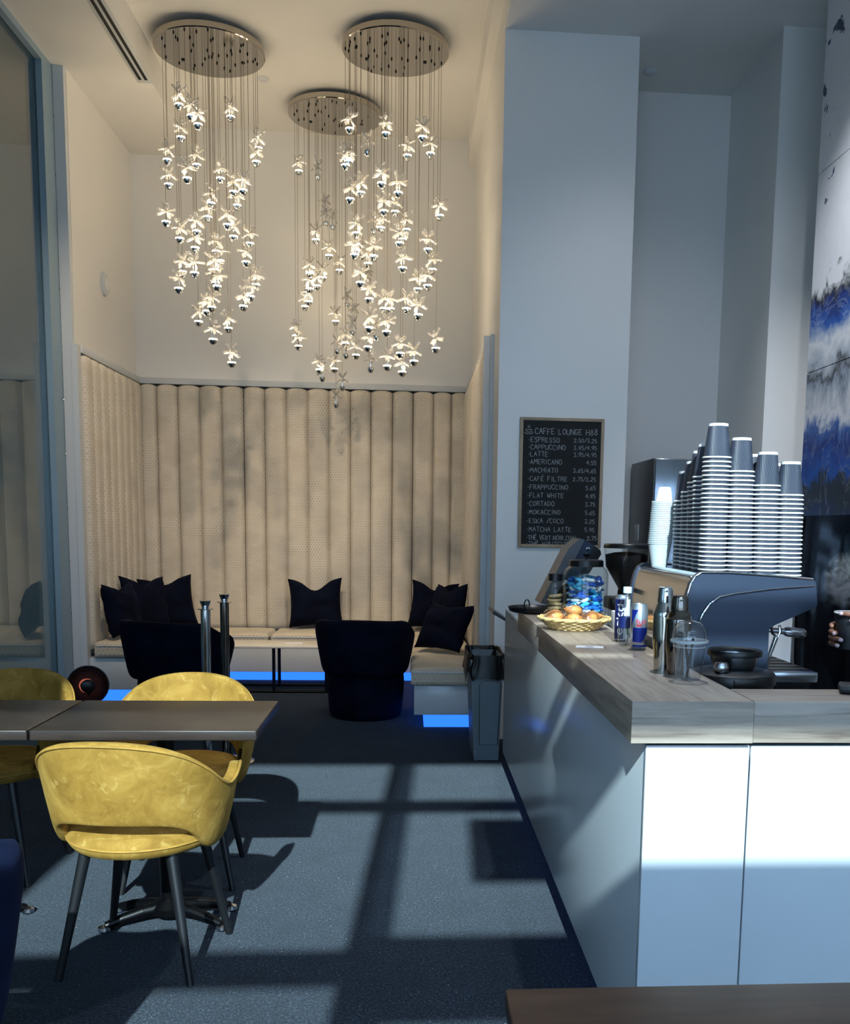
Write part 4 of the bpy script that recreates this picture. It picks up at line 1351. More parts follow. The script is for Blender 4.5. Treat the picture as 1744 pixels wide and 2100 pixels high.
G().prism(ins, YM0 + 0.035 - my, YM1 - my, 'y').build('body_cover', M_['chrome'], t, smooth=30)
edge = [sp2[i] for i in (13, 14, 15, 0, 1, 2, 3, 4, 5)]
G().tube([(q[0], YM0 - my, q[1]) for q in edge], 0.004, 8).build('edge_trim', M_['chrome'], t)
crv = [(1434, 1275), (1442, 1258), (1456, 1238), (1476, 1224), (1510, 1217), (1580, 1208), (1671, 1201)]
G().tube([(loc_(mp_(*q))[0], YM0 - 0.004 - my, loc_(mp_(*q))[1]) for q in crv], [0.0025, 0.0045, 0.004, 0.0035, 0.003, 0.003, 0.0025], 8).build('side_trim', M_['chrome'], t)
zt_ = 1.284 - mz
G().box(-0.12, 0.235, YM0 + 0.05 - my, YM1 - 0.02 - my, zt_ - 0.012, zt_ - 0.006, 0.002).build('cup_tray', M_['steel'], t)
for yy in (0.06, 0.34, 0.62):
    G().lathe([(0.0, 0.06), (0.016, 0.06), (0.018, 0.0), (0.0, 0.0)], 12, (-0.06, YM0 + yy - my, 0)).build('foot', M_['black_plastic'], t)
    G().lathe([(0.0, 0.06), (0.016, 0.06), (0.018, 0.0), (0.0, 0.0)], 12, (0.14, YM0 + yy - my, 0)).build('foot', M_['black_plastic'], t)
dx0, dx1 = mp_(1575, 1390)[0] - mx, mp_(1684, 1390)[0] - mx
G().box(-0.12, dx1 - 0.02, YM0 + 0.03 - my, YM1 - my, 0.045, 0.085, 0.004).build('base_tray', M_['black_plastic'], t)
G().box(dx0, dx1, YM0 + 0.02 - my, YM1 - my, 0.072, 0.105, 0.004).build('drip_tray', M_['steel'], t)
for k in range(9):
    yy = YM0 + 0.06 + 0.07 * k - my
    G().box(dx0 + 0.01, dx1 - 0.012, yy, yy + 0.05, 0.1045, 0.1075).build('tray_grate', M_['black_metal'], t)
for k, yy in enumerate((0.16, 0.50)):
    gx, gz = mp_(1612, 1275)
    gh = G().lathe([(0.0, 0.05), (0.042, 0.05), (0.045, 0.02), (0.040, -0.015), (0.0, -0.015)], 24).build('group_head', M_['chrome'], t, (gx - mx - 0.03, YM0 + yy - my, gz - mz - 0.02))
    G().lathe([(0.0, -0.045), (0.028, -0.043), (0.036, -0.03), (0.038, -0.012)], 20).build('filter_basket', M_['chrome'], gh)
    G().tube([(0.036, 0, -0.022), (0.09, -0.004, -0.026)], [0.008, 0.010], 10).tube([(0.09, -0.004, -0.026), (0.10, -0.005, -0.027), (0.15, -0.008, -0.032), (0.157, -0.008, -0.033)], [0.013, 0.0165, 0.0165, 0.012], 14).build('portafilter_handle', M_['steel'], gh)
wnd = [(1594, 1284), (1597, 1302), (1607, 1312), (1613, 1300), (1612, 1285)]
G().tube([(mp_(*q)[0] - mx, YM0 + 0.05 - my, mp_(*q)[1] - mz) for q in wnd], 0.0045, 8).tube([(mp_(*q)[0] - mx, YM0 + 0.05 - my, mp_(*q)[1] - mz) for q in ((1605, 1310), (1592, 1345), (1583, 1384))], [0.008, 0.006, 0.0055], 10).build('steam_wand', M_['chrome'], t)
G().tube([(mp_(*q)[0] - mx, YM0 + 0.12 - my, mp_(*q)[1] - mz) for q in ((1672, 1216), (1691, 1200))], 0.005, 8).build('steam_lever', M_['steel'], t)

# ------------------------------------------------------------------ paper cups
CR, CRT, CH = 0.0440, 0.0290, 0.106       # rim radius, base radius, height; cups stand upside down
def cup_profile():
    return [(CR - 0.002, 0.004), (CRT + 0.0012, CH - 0.006)]
CUPB = G().lathe(cup_profile(), 28).lathe([(CRT, CH - 0.010), (0.0, CH - 0.010)], 28).mesh('paper_cup', M_['ripple_paper'], 40)
RIM = G().lathe([(CR - 0.001, 0.0), (CR + 0.001, 0.001), (CR + 0.0014, 0.003), (CR - 0.0004, 0.0052), (CR - 0.003, 0.004)], 28).mesh('rim', M_['cup_white'], 60)
FOOT = G().lathe([(CRT + 0.0016, CH - 0.008), (CRT + 0.0014, CH), (CRT - 0.001, CH + 0.0005), (CRT - 0.002, CH - 0.009)], 28).mesh('base_rim', M_['cup_white'], 60)
def ordinal(n):
    words = ['zeroth', 'first', 'second', 'third', 'fourth', 'fifth', 'sixth', 'seventh', 'eighth', 'ninth', 'tenth', 'eleventh', 'twelfth', 'thirteenth', 'fourteenth', 'fifteenth', 'sixteenth', 'seventeenth', 'eighteenth', 'nineteenth', 'twentieth']
    tens = {2: 'twenty', 3: 'thirty'}
    return words[n] if n <= 20 else ('thirtieth' if n == 30 else tens[n // 10] + '-' + words[n % 10])
def cup_stack(x, y, ztop, pitch, label, group, lean=(0, 0)):
    z0 = 1.2795
    n_ = max(2, int(round((ztop - z0 - CH) / pitch)) + 1)
    for k in range(n_):
        z = z0 + k * pitch
        o = link('paper_cup', CUPB, None, (x + lean[0] * k + rnd.uniform(-0.0006, 0.0006), y + lean[1] * k, z), (0, 0, rnd.random() * 6.28))
        top = (k == n_ - 1)
        nth = ordinal(n_ - k)
        tag(o, ('topmost upturned black ripple paper cup of ' + label) if top else ('upturned black paper cup, %s from top of %s' % (nth, label)), 'cup', group)
        link('rim', RIM, o)
        if top:
            link('base_rim', FOOT, o)
    return n_
YC = 3.03
NC = 0
for (pb_, pt_, ptop), lab in zip([(1460, 1474, 873), (1515, 1521, 898), (1566, 1574, 931), (1614, 1621, 949)],
                                 ['the tallest front stack', 'the second tallest front stack', 'the third front stack', 'the rightmost front stack']):
    a, b_ = aty(pb_, 1180, YC), aty(pt_, ptop, YC)
    nn = 24
    NC += cup_stack(a.x, YC, b_.z, 0.0139, lab, lab, ((b_.x - a.x) / 26, 0))
xl_ = aty(1460, 1180, YC).x
for i, (ptop, px_t, lab) in enumerate([(908, 1452, 'the first stack behind the tallest one'), (926, 1440, 'the second stack behind the tallest one'), (947, 1426, 'the third stack behind the tallest one'), (965, 1410, 'the rearmost left stack')]):
    yy = YC + 0.096 * (i + 1)
    b_ = aty(px_t, ptop, yy)
    a = aty(1446 - 14 * i, 1170, yy)
    NC += cup_stack(a.x, yy, b_.z, 0.0139, lab, lab, ((b_.x - a.x) / 26, 0))
for (px_t, ptop, lab) in [(1552, 934, 'the stack behind the second and third'), (1603, 953, 'the stack behind the rightmost pair')]:
    yy = YC + 0.10
    b_ = aty(px_t, ptop, yy)
    NC += cup_stack(b_.x, yy, b_.z, 0.0139, lab, lab, (0, 0))

# clear plastic cups nested beside them
PC = G().lathe([(0.0265, 0.0), (0.0265, 0.001), (0.042, 0.088), (0.0445, 0.0885), (0.0445, 0.0915), (0.0415, 0.0915), (0.0255, 0.002), (0.0, 0.002)], 28).mesh('plastic_cup', M_['plastic_milky'], 40)
a = aty(1352, 1160, 3.50)
for k in range(24):
    tag(link('plastic_cup', PC, None, (a.x + 0.0004 * k, 3.50, 1.2785 + 0.0065 * k)), 'clear plastic cup, %s from top of the stack left of the black cups' % ordinal(24 - k), 'cup', 'nested clear plastic cups')
SM = G().lathe([(0.031, 0.0), (0.029, 0.004), (0.023, 0.048), (0.021, 0.050), (0.0, 0.050)], 24).mesh('small_cup', M_['cup_white'], 40)
tag(link('small_cup', SM, None, (a.x + 0.0096, 3.50, 1.2785 + 0.0065 * 23 + 0.0920)), 'small white cup upturned on top of the clear plastic cups', 'cup')
# ------------------------------------------------------------------ things on the worktop
def shaker(px, py, ptop, pw, label, mat, capmat, rot):
    p = atz(px, py, ZW)
    s_ = F_PX / ((p - Vector((0, 0, CAM_H))).dot(_f))
    h_ = (py - ptop) / s_ * 1.01
    r_ = pw / s_ / 2
    t = thing('cocktail_shaker', label, 'shaker', p, rot)
    n_ = 8
    def body(u, v):
        z = v * h_ * 0.66
        rr_ = r_ * interp(v, [(0, 0.80), (0.25, 0.86), (0.6, 0.98), (1.0, 1.0)])
        a = 2 * math.pi * u
        tw = 0.5 * math.sin(v * 3.0)
        fac = 1 - 0.05 * abs(math.sin((a + tw) * n_ / 4))
        return (rr_ * fac * math.cos(a), rr_ * fac * math.sin(a), z)
    G().grid(body, 32, 14, wu=True).lathe([(r_ * 0.80, 0.0), (0.0, 0.0)], 32).build('tumbler', mat, t, smooth=28)
    zb = h_ * 0.66
    G().lathe([(r_ * 1.02, zb - 0.002), (r_ * 1.03, zb + 0.004), (r_ * 1.0, zb + 0.010), (r_ * 0.97, zb + h_ * 0.05), (r_ * 0.84, zb + h_ * 0.11), (r_ * 0.66, zb + h_ * 0.155), (r_ * 0.62, zb + h_ * 0.17)], 28).build('strainer_top', capmat, t)
    G().lathe([(r_ * 0.66, zb + h_ * 0.16), (r_ * 0.67, zb + h_ * 0.18), (r_ * 0.64, h_ * 0.975), (r_ * 0.56, h_), (0.0, h_)], 28).build('cap', capmat, t)
shaker(1359, 1373, 1206, 47, 'bright steel cocktail shaker with fluted sides beside the soda can', M_['shaker_steel'], M_['chrome'], 0.3)
shaker(1389, 1382, 1223, 54, 'dark gunmetal cocktail shaker behind the clear dome cup', M_['smoked_steel'], M_['smoked_steel'], 0.8)

# clear cup with a dome lid and a black straw
p = atz(1411, 1394, ZW)
t = thing('dome_cup', 'clear plastic cup with a dome lid and black straw on the worktop', 'cup', p)
G().lathe([(0.0, 0.001), (0.031, 0.001), (0.032, 0.004), (0.0425, 0.098), (0.0455, 0.100), (0.0455, 0.103)], 32).build('cup_body', M_['plastic_clear'], t)
G().lathe([(0.047, 0.098), (0.048, 0.104), (0.0455, 0.108), (0.044, 0.124), (0.038, 0.140), (0.027, 0.151), (0.012, 0.156), (0.0, 0.157)], 32).build('dome_lid', M_['plastic_clear'], t)
G().lathe([(0.0445, 0.098), (0.0485, 0.099), (0.0495, 0.103), (0.0485, 0.1055), (0.0445, 0.106)], 32).build('lid_rim', M_['plastic_milky'], t)
for zr_ in (0.088,):
    G().lathe([(0.0405 - 0.0005, zr_ - 0.001), (0.0418, zr_), (0.0405, zr_ + 0.001)], 32).build('cup_ridge', M_['plastic_milky'], t)
G().tube([(-0.004, 0, 0.004), (0.010, 0.0, 0.11)], 0.0035, 8).build('straw', M_['black_plastic'], t)

# slim drink can with lettering
def cyl(r_):
    def curved(u, v):
        a = u / r_
        return (r_ * math.sin(a), -r_ * math.cos(a), v)
    return curved
def patch(r_, u0, u1, fn_top, fn_bot, n_=14):
    c_ = cyl(r_)
    return G().grid(lambda a, b: c_(lerp(u0, u1, a), lerp(fn_bot(a), fn_top(a), b)), n_, 1)
p = atz(1309, 1331, ZW)
t = thing('drink_can', 'silver and blue slim energy drink can with red lettering', 'can', p, R(14))
rc, hc = 0.0280, 0.148
G().lathe([(0.0, 0.003), (0.020, 0.003), (0.0225, 0.0), (rc, 0.008), (rc, hc - 0.014), (0.0245, hc - 0.004), (0.0245, hc), (0.0225, hc), (0.0215, hc - 0.004), (0.0, hc - 0.004)], 36).build('can_body', M_['can_silver'], t)
patch(rc + 0.0003, -0.034, -0.002, lambda a: 0.072, lambda a: 0.026 - 0.002 * a).build('blue_panel', M_['can_blue'], t)
patch(rc + 0.0003, -0.002, 0.022, lambda a: 0.072, lambda a: lerp(0.026, 0.060, a)).build('blue_panel', M_['can_blue'], t)
patch(rc + 0.0003, -0.040, -0.018, lambda a: 0.130, lambda a: lerp(0.078, 0.128, a)).build('blue_panel', M_['can_blue'], t)
patch(rc + 0.0004, -0.034, 0.018, lambda a: 0.016, lambda a: 0.010).build('blue_band', M_['can_blue'], t)
g = G()
ln, _ = strokes('Bull', -0.021, 0.084, 0.014, 0.0075, 0, None, 0.30)
ribbon(g, ln, cyl(rc + 0.0006), 0.0019)
g.build('lettering', M_['can_red'], t, smooth=0)
g2 = patch(rc + 0.0006, -0.020, -0.006, lambda a: 0.082, lambda a: 0.076, 4)
g2.build('red_mark', M_['can_red'], t)

# water bottle
p = atz(1297, 1326, ZW)
p.x -= 0.010
p.y += 0.055
t = thing('water_bottle', 'clear water bottle with a pale blue cap behind the slim can', 'bottle', p)
rb = 0.0275
pf = [(0.0, 0.004), (0.022, 0.0), (rb, 0.008), (rb, 0.05), (rb - 0.002, 0.056), (rb, 0.062), (rb, 0.095), (rb - 0.0025, 0.10), (rb, 0.105), (rb - 0.0025, 0.112), (rb, 0.118), (rb - 0.001, 0.128), (0.020, 0.152), (0.0125, 0.168), (0.0125, 0.176)]
G().lathe(pf, 32).build('bottle_body', M_['plastic_clear'], t)
G().lathe([(0.0, 0.196), (0.0135, 0.195), (0.0142, 0.192), (0.0142, 0.175), (0.0130, 0.174)], 24).build('cap', M_['cap_blue'], t)
G().lathe([(rb + 0.0004, 0.058), (rb + 0.0004, 0.094)], 32).build('label_band', M_['label_navy'], t)

# tall navy and white can with vertical lettering
p = atz(1275, 1314, ZW)
t = thing('water_can', 'tall navy and white water can with white lettering up its side', 'can', p, R(4))
re_, he = 0.026, 0.160
G().lathe([(0.0, 0.002), (0.020, 0.0), (re_, 0.006), (re_, he - 0.012), (0.0225, he - 0.003), (0.0225, he), (0.0, he - 0.002)], 32).build('can_body', M_['can_silver'], t)
patch(re_ + 0.0003, -0.048, -0.002, lambda a: he - 0.014, lambda a: 0.008).build('navy_panel', M_['label_navy'], t)
patch(re_ + 0.0003, -0.002, 0.030, lambda a: he - 0.014, lambda a: 0.008).build('white_panel', M_['paper_white'], t)
patch(re_ + 0.0006, 0.004, 0.026, lambda a: 0.070, lambda a: 0.022).build('leaf_print', M_['label_green'], t)
ln, _ = strokes('eska', 0.0, 0.0, 0.023, 0.0205, 0, None, 0.35)
g = G()
up = [[(-0.006 - b, 0.024 + a) for a, b in l_] for l_ in ln]
ribbon(g, up, cyl(re_ + 0.0007), 0.0045)
g.build('lettering', M_['paper_white'], t, smooth=0)

# printed card on the worktop
p = atz(1210, 1327, ZW)
t = thing('price_card', 'small white printed card lying flat on the worktop', 'card', p, R(-12))
G().box(-0.045, 0.045, -0.03, 0.03, 0, 0.0012).build('card', M_['paper_white'], t)
for k, (a, b) in enumerate(((-0.012, 0.010), (-0.020, 0.012), (-0.010, 0.016))):
    G().box(a, b, 0.006 - 0.010 * k, 0.009 - 0.010 * k, 0.0013, 0.0016).build('print_line', M_['ink_grey'], t)

# wicker basket of wrapped pastries
p = atz(1186, 1296, ZW)
p.y += 0.10
BX, BY = p.x, p.y
t = thing('wicker_basket', 'shallow round wicker basket on the worktop in front of the jars', 'basket', (BX, BY, ZW))
G().lathe([(0.0, 0.0), (0.085, 0.0), (0.087, 0.004), (0.0, 0.005)], 36).build('base', M_['wicker'], t)
for k in range(6):
    r_ = 0.090 + 0.0085 * k
    z = 0.005 + 0.0068 * k
    n_ = 72
    pts = [((r_ + 0.0032 * math.cos(math.pi * i * 0.5 + math.pi * k)) * math.cos(2 * math.pi * i / n_), (r_ + 0.0032 * math.cos(math.pi * i * 0.5 + math.pi * k)) * math.sin(2 * math.pi * i / n_), z) for i in range(n_)]
    G().tube(pts, 0.0036, 6, True).build('weave_strand', M_['wicker'], t)
for i in range(36):
    a = 2 * math.pi * i / 36
    G().tube([(0.086 * math.cos(a), 0.086 * math.sin(a), 0.004), (0.134 * math.cos(a), 0.134 * math.sin(a), 0.042)], 0.0024, 5).build('stake', M_['wicker'], t)
for k in range(2):
    pts = [((0.137 + 0.004 * math.cos(9 * R(i * 5) + math.pi * k)) * math.cos(R(i * 5)), (0.137 + 0.004 * math.cos(9 * R(i * 5) + math.pi * k)) * math.sin(R(i * 5)), 0.044 + 0.003 * math.sin(9 * R(i * 5) + math.pi * k)) for i in range(72)]
    G().tube(pts, 0.0048, 6, True).build('rim_braid', M_['wicker'], t)
def croissant_mesh():
    g = G()
    k = 15
    pts, rs = [], []
    for i in range(k):
        s_ = 2 * i / (k - 1) - 1
        a = s_ * 1.25
        pts.append((0.038 * math.sin(a), 0.038 * (1 - math.cos(a)) * 0.8, 0))
        rs.append(max(0.003, 0.021 * (1 - abs(s_) ** 1.7)) * (1.0 + 0.10 * (i % 2)))
    g.tube(pts, rs, 12)
    return g.mesh('pastry', M_['pastry'], 60)
CM = croissant_mesh()
WRAP = G().grid(lambda u, v: ((0.052 + 0.006 * mnoise.noise(Vector((u * 9, v * 7, 1)))) * math.sin(math.pi * v) * math.cos(2 * math.pi * u), (0.032 + 0.007 * mnoise.noise(Vector((u * 9, v * 7, 5)))) * math.sin(math.pi * v) * math.sin(2 * math.pi * u) + 0.012, 0.0245 * math.cos(math.pi * v) * (1 + 0.2 * mnoise.noise(Vector((u * 8, v * 8, 3))))), 18, 12, wu=True).mesh('wrapper', M_['wrap'], 25)
WHERE = ['at the left front', 'at the centre front', 'at the right front', 'at the left rear', 'at the centre rear', 'at the right rear', 'on top']
for (dx, dy, dz, rz), wh_ in zip([(-0.075, -0.040, 0.047, 0.4), (-0.012, -0.060, 0.045, -0.2), (0.060, -0.045, 0.044, 0.9), (-0.062, 0.045, 0.050, 2.2), (0.012, 0.048, 0.050, 3.0), (0.078, 0.040, 0.046, -2.6), (0.000, -0.010, 0.072, 0.3)], WHERE):
    o = link('wrapped_pastry', CM, None, (BX + dx, BY + dy, ZW + dz), (rnd.uniform(-0.2, 0.2), rnd.uniform(-0.2, 0.2), rz))
    tag(o, 'plastic wrapped brown pastry lying ' + wh_ + ' of the wicker basket', 'pastry', 'wrapped pastries in the basket')
    link('wrapper', WRAP, o)

# big glass jar of blue wrapped candies
JP = aty(1200, 1250, 4.30)
JX, JY = JP.x, 4.30
t = thing('candy_jar', 'large clear glass jar with black lid full of blue candies', 'jar', (JX, JY, ZW))
JR, JH = 0.098, 0.215
G().lathe([(0.0, 0.004), (0.085, 0.004), (JR - 0.004, 0.012), (JR - 0.002, 0.03), (JR, JH - 0.03), (JR - 0.008, JH - 0.012), (0.078, JH), (0.074, JH + 0.012)], 40).lathe([(0.0, 0.0), (0.085, 0.0), (JR, 0.012), (JR + 0.002, 0.03), (JR + 0.002, JH - 0.03), (JR - 0.004, JH - 0.01), (0.078, JH + 0.004)], 40).build('glass_body', M_['glass_jar'], t)
ld = G().lathe([(0.0, JH + 0.034), (0.070, JH + 0.034), (0.076, JH + 0.030), (0.077, JH + 0.004), (0.0, JH + 0.004)], 36).build('lid', M_['black_plastic'], t)
G().lathe([(0.006, JH + 0.034), (0.006, JH + 0.046), (0.014, JH + 0.052), (0.016, JH + 0.060), (0.0, JH + 0.062)], 12).build('knob', M_['black_plastic'], ld)
CB = []
for mk in ('candy_cyan', 'candy_blue', 'candy_white'):
    g = G()
    g.grid(lambda u, v: (lerp(-0.024, 0.024, v), 0.013 * (1 - (2 * v - 1) ** 4) ** 0.5 * math.cos(2 * math.pi * u) + 1e-5, 0.009 * (1 - (2 * v - 1) ** 4) ** 0.5 * math.sin(2 * math.pi * u)), 10, 8, wu=True)
    for s_ in (-1, 1):
        for k in range(4):
            a = (k - 1.5) * 0.4
            g.add([(s_ * 0.022, -0.002, 0.001 * k), (s_ * 0.022, 0.002, -0.001 * k), (s_ * 0.042, 0.016 * math.sin(a) + 0.004, 0.005 * (k % 2)), (s_ * 0.042, 0.016 * math.sin(a) - 0.004, -0.005 * (k % 2))], [(0, 1, 2, 3)])
    CB.append((g.mesh('wrapped_candy', M_[mk], 45), mk.split('_')[1]))
rq = random.Random(21)
for lay in range(9):
    z = ZW + 0.020 + 0.0180 * lay
    n_ = 8
    for k in range(n_):
        a = 2 * math.pi * k / n_ + lay * 0.7 + rq.uniform(-0.15, 0.15)
        r_ = 0.063 + rq.uniform(-0.004, 0.004)
        me, cn = CB[rq.choice((0, 0, 1, 1, 2))]
        o = link('wrapped_candy', me, None, (JX + r_ * math.cos(a), JY + r_ * math.sin(a), z + rq.uniform(-0.004, 0.004)), (rq.uniform(-0.3, 0.3), rq.uniform(-0.45, 0.45), a + math.pi / 2 + rq.uniform(-0.4, 0.4)))
        side_ = ['right', 'rear right', 'rear', 'rear left', 'left', 'front left', 'front', 'front right'][int(round(k + lay * 0.7 * 8 / (2 * math.pi))) % 8]
        tag(o, '%s wrapped candy at the %s of the %s layer in the big jar' % ({'cyan': 'light blue', 'blue': 'deep blue', 'white': 'white'}[cn], side_, ordinal(lay + 1)), 'candy', 'wrapped candies in the big jar')
# small jar of biscuits at its left
SP = aty(1138, 1250, 4.34)
SX, SY = SP.x, 4.34
t = thing('biscuit_jar', 'small glass jar with black lid beside the big candy jar', 'jar', (SX, SY, ZW))
G().lathe([(0.0, 0.0), (0.042, 0.0), (0.046, 0.010), (0.047, 0.13), (0.040, 0.148), (0.030, 0.152)], 30).build('glass_body', M_['glass_jar'], t)
G().lathe([(0.0, 0.182), (0.031, 0.182), (0.032, 0.152), (0.0, 0.152)], 28).build('lid', M_['black_plastic'], t)
BM = G().lathe([(0.0, 0.0), (0.030, 0.0), (0.033, 0.004), (0.033, 0.009), (0.030, 0.013), (0.0, 0.013)], 20).mesh('biscuit', M_['biscuit'], 40)
for k, wh_ in enumerate(('lowest', 'second lowest', 'middle', 'second highest', 'highest')):
    tag(link('biscuit', BM, None, (SX + 0.003 * (-1) ** k, SY, ZW + 0.004 + 0.0185 * k), (0.10 * (-1) ** k, 0.06, k)), 'round pale biscuit, %s in the small jar' % wh_, 'biscuit', 'biscuits in the small jar')

# black serving tray at the far end
p = aty(1090, 1245, 4.42)
t = thing('serving_tray', 'round black serving tray on the far end of the worktop', 'tray', (0.575, 4.44, ZW))
G().lathe([(0.0, 0.0), (0.105, 0.0), (0.122, 0.006), (0.128, 0.024), (0.130, 0.025), (0.126, 0.022), (0.119, 0.009), (0.104, 0.004), (0.0, 0.004)], 44, (0, 0, 0)).build('tray_dish', M_['black_plastic'], t)
p2 = aty(1083, 1226, 4.47)
tag(G().tube([(0.012 * math.cos(R(a)), 0, 0.024 + 0.024 * math.sin(R(a))) for a in range(-60, 241, 20)], 0.0032, 6).build('strap_loop', M_['black_plastic'], None, (p2.x, 4.50, ZW + 0.0045)), 'small black loop standing up out of the serving tray', 'strap')

# point-of-sale terminal, seen edge-on, leaning back
t = thing('pos_terminal', 'tilted dark point of sale screen standing behind the jars', 'screen', (0.80, 4.80, 0.88))
yA, yB = -0.10, 0.12
def pq(px, py):
    q_ = aty(px, py, 4.75)
    return (q_.x - 0.80, q_.z - 0.88)
G().prism([pq(1106, 1236), pq(1162, 1126), pq(1186, 1104), pq(1196, 1106), pq(1190, 1120), pq(1128, 1240)], yA, yB, 'y').build('screen_housing', M_['brushed_dark'], t)
G().prism([pq(1150, 1186), pq(1196, 1107), pq(1216, 1118), pq(1178, 1196)], yA + 0.015, yB - 0.015, 'y').build('rear_housing', M_['machine_blue'], t)
G().prism([pq(1180, 1190), pq(1216, 1118), pq(1229, 1128), pq(1231, 1136), pq(1206, 1176)], yA + 0.015, yB - 0.015, 'y').build('rear_block', M_['black_plastic'], t)
G().prism([pq(1140, 1210), pq(1178, 1196), pq(1178, 1300), pq(1140, 1300)], yA + 0.06, yB - 0.06, 'y').build('stand_neck', M_['black_metal'], t)
zz = pq(1140, 1300)[1]
G().box(pq(1120, 1300)[0], pq(1200, 1300)[0], yA, yB, 0.0, 0.02, 0.004).box(pq(1140, 1300)[0] + 0.01, pq(1178, 1300)[0] - 0.01, yA + 0.06, yB - 0.06, 0.018, max(0.02, zz) + 0.005).build('stand_base', M_['black_metal'], t)
G().lathe([(0.0, 0.004), (0.009, 0.003), (0.010, 0.0)], 14).build('cable_port', M_['chrome'], t, (pq(1204, 1125)[0], yA + 0.013, pq(1204, 1125)[1]), (R(90), 0, 0))

# coffee grinder with a full bean hopper
gp = aty(1287, 1120, 4.55)
t = thing('coffee_grinder', 'black coffee grinder with a clear hopper full of dark beans', 'grinder', (gp.x, 4.55, 0.88))
gz = gp.z - 0.88
rt_ = 47.0 / F_PX * 4.6
G().lathe([(0.0, gz + 0.012), (rt_ * 0.96, gz + 0.011), (rt_ * 1.02, gz + 0.004), (rt_ * 1.03, gz - 0.010), (0.0, gz - 0.010)], 36).build('hopper_lid', M_['black_plastic'], t)
G().lathe([(rt_ * 0.99, gz - 0.010), (rt_ * 0.93, gz - 0.095), (0.042, gz - 0.19), (0.036, gz - 0.205)], 36).build('hopper', M_['glass_jar'], t)
bo = G().lathe([(0.034, gz - 0.205), (0.040, gz - 0.19), (rt_ * 0.89, gz - 0.097), (rt_ * 0.94, gz - 0.040), (rt_ * 0.55, gz - 0.030), (0.0, gz - 0.026)], 36).build('coffee_beans', M_['beans'], t)
bo['kind'] = 'stuff'
G().lathe([(0.040, gz - 0.24), (0.038, gz - 0.205), (0.0, gz - 0.205)], 28).build('collar', M_['black_plastic'], t)
G().box(-0.085, 0.085, -0.09, 0.11, gz - 0.30, gz - 0.24, 0.012).build('grinder_head', M_['black_plastic'], t)
G().box(-0.065, 0.065, -0.06, 0.10, 0.0, gz - 0.30, 0.008).build('grinder_body', M_['steel'], t)

# white carton behind the basket
wp = aty(1258, 1275, 3.95)
tag(G().box(-0.035, 0.075, -0.05, 0.05, 0, 0.20, 0.002).build('white_carton', M_['paper_white'], None, (0.87, 3.95, 0.8805)), 'plain white carton behind the wicker basket and the tall can', 'box')

# knock box and steel bowl on the lower worktop
kp = aty(1512, 1390, 2.62)
t = thing('knock_box', 'wide black round knock box with a flat lid behind the worktop corner', 'container', (kp.x, 2.66, 0.8805))
kr = 88.0 / F_PX * 2.66
kz = aty(1510, 1372, 2.66).z - 0.8805
G().lathe([(0.0, 0.0), (kr * 0.86, 0.0), (kr * 0.92, 0.01), (kr * 0.97, kz - 0.03), (0.0, kz - 0.03)], 44).build('bucket', M_['black_plastic'], t)
G().lathe([(0.0, kz), (kr * 0.85, kz - 0.001), (kr * 0.99, kz - 0.008), (kr * 1.02, kz - 0.016), (kr * 1.02, kz - 0.036), (kr * 0.98, kz - 0.04)], 44).build('lid', M_['black_plastic'], t)
G().box(-0.035, 0.035, -kr * 1.04, -kr * 0.98, kz - 0.04, kz - 0.012, 0.004).build('clasp', M_['black_plastic'], t)
bz = 0.8805 + kz + 0.0005
t = thing('steel_bowl', 'black rimmed steel bowl standing on the knock box lid', 'bowl', (kp.x + 0.012, 2.685, bz))
br = 57.0 / F_PX * 2.68
G().lathe([(0.0, 0.0), (br * 0.72, 0.0), (br * 0.80, 0.008), (br * 0.92, 0.040), (br * 0.90, 0.040), (br * 0.76, 0.008), (0.0, 0.004)], 40).build('bowl', M_['steel'], t)
G().lathe([(br * 0.86, 0.038), (br * 1.0, 0.036), (br * 1.02, 0.044), (br * 0.98, 0.052), (br * 0.84, 0.048), (br * 0.80, 0.042)], 40).build('rim', M_['black_plastic'], t)
tp = aty(1484, 1363, 2.585)
tag(G().lathe([(0.0, 0.0), (0.019, 0.0), (0.0205, 0.003), (0.0205, 0.018), (0.017, 0.026), (0.0, 0.027)], 24).build('tamper', M_['steel'], None, (tp.x, 2.60, bz)), 'short brushed steel tamper on the black knock box lid', 'tamper')
p = atz(1732, 1418, ZW)
t = thing('card_reader', 'black handheld payment terminal at the right end of the worktop', 'card reader', (p.x + 0.02, p.y - 0.02, ZW), R(-22))
G().box(-0.04, 0.12, -0.035, 0.035, 0.0, 0.022, 0.006).build('reader_body', M_['black_plastic'], t)
G().box(0.03, 0.11, -0.028, 0.028, 0.0222, 0.0236).build('reader_screen', M_['smoked_glass'], t)
# ------------------------------------------------------------------ barista at the machine (only the hands reach into the picture)
CUPC = aty(1741, 1292, 2.74)           # centre of the held cup
def skin_mesh(name, nodes, edges, root=0, sub=2):
    me = bpy.data.meshes.new(name)
    me.from_pydata([n[0] for n in nodes], edges, [])
    o = bpy.data.objects.new(name, me)
    COL.objects.link(o)
    md = o.modifiers.new('skin', 'SKIN')
    md.use_smooth_shade = True
    for i, n in enumerate(nodes):
        r_ = n[1]
        me.skin_vertices[0].data[i].radius = (r_, r_) if isinstance(r_, (int, float)) else r_
        me.skin_vertices[0].data[i].use_root = (i == root)
    sb = o.modifiers.new('sub', 'SUBSURF')
    sb.levels = sb.render_levels = sub
    dg = bpy.context.evaluated_depsgraph_get()
    ev = o.evaluated_get(dg)
    out = bpy.data.meshes.new_from_object(ev)
    bpy.data.objects.remove(o, do_unlink=True)
    out.polygons.foreach_set('use_smooth', [True] * len(out.polygons))
    return out
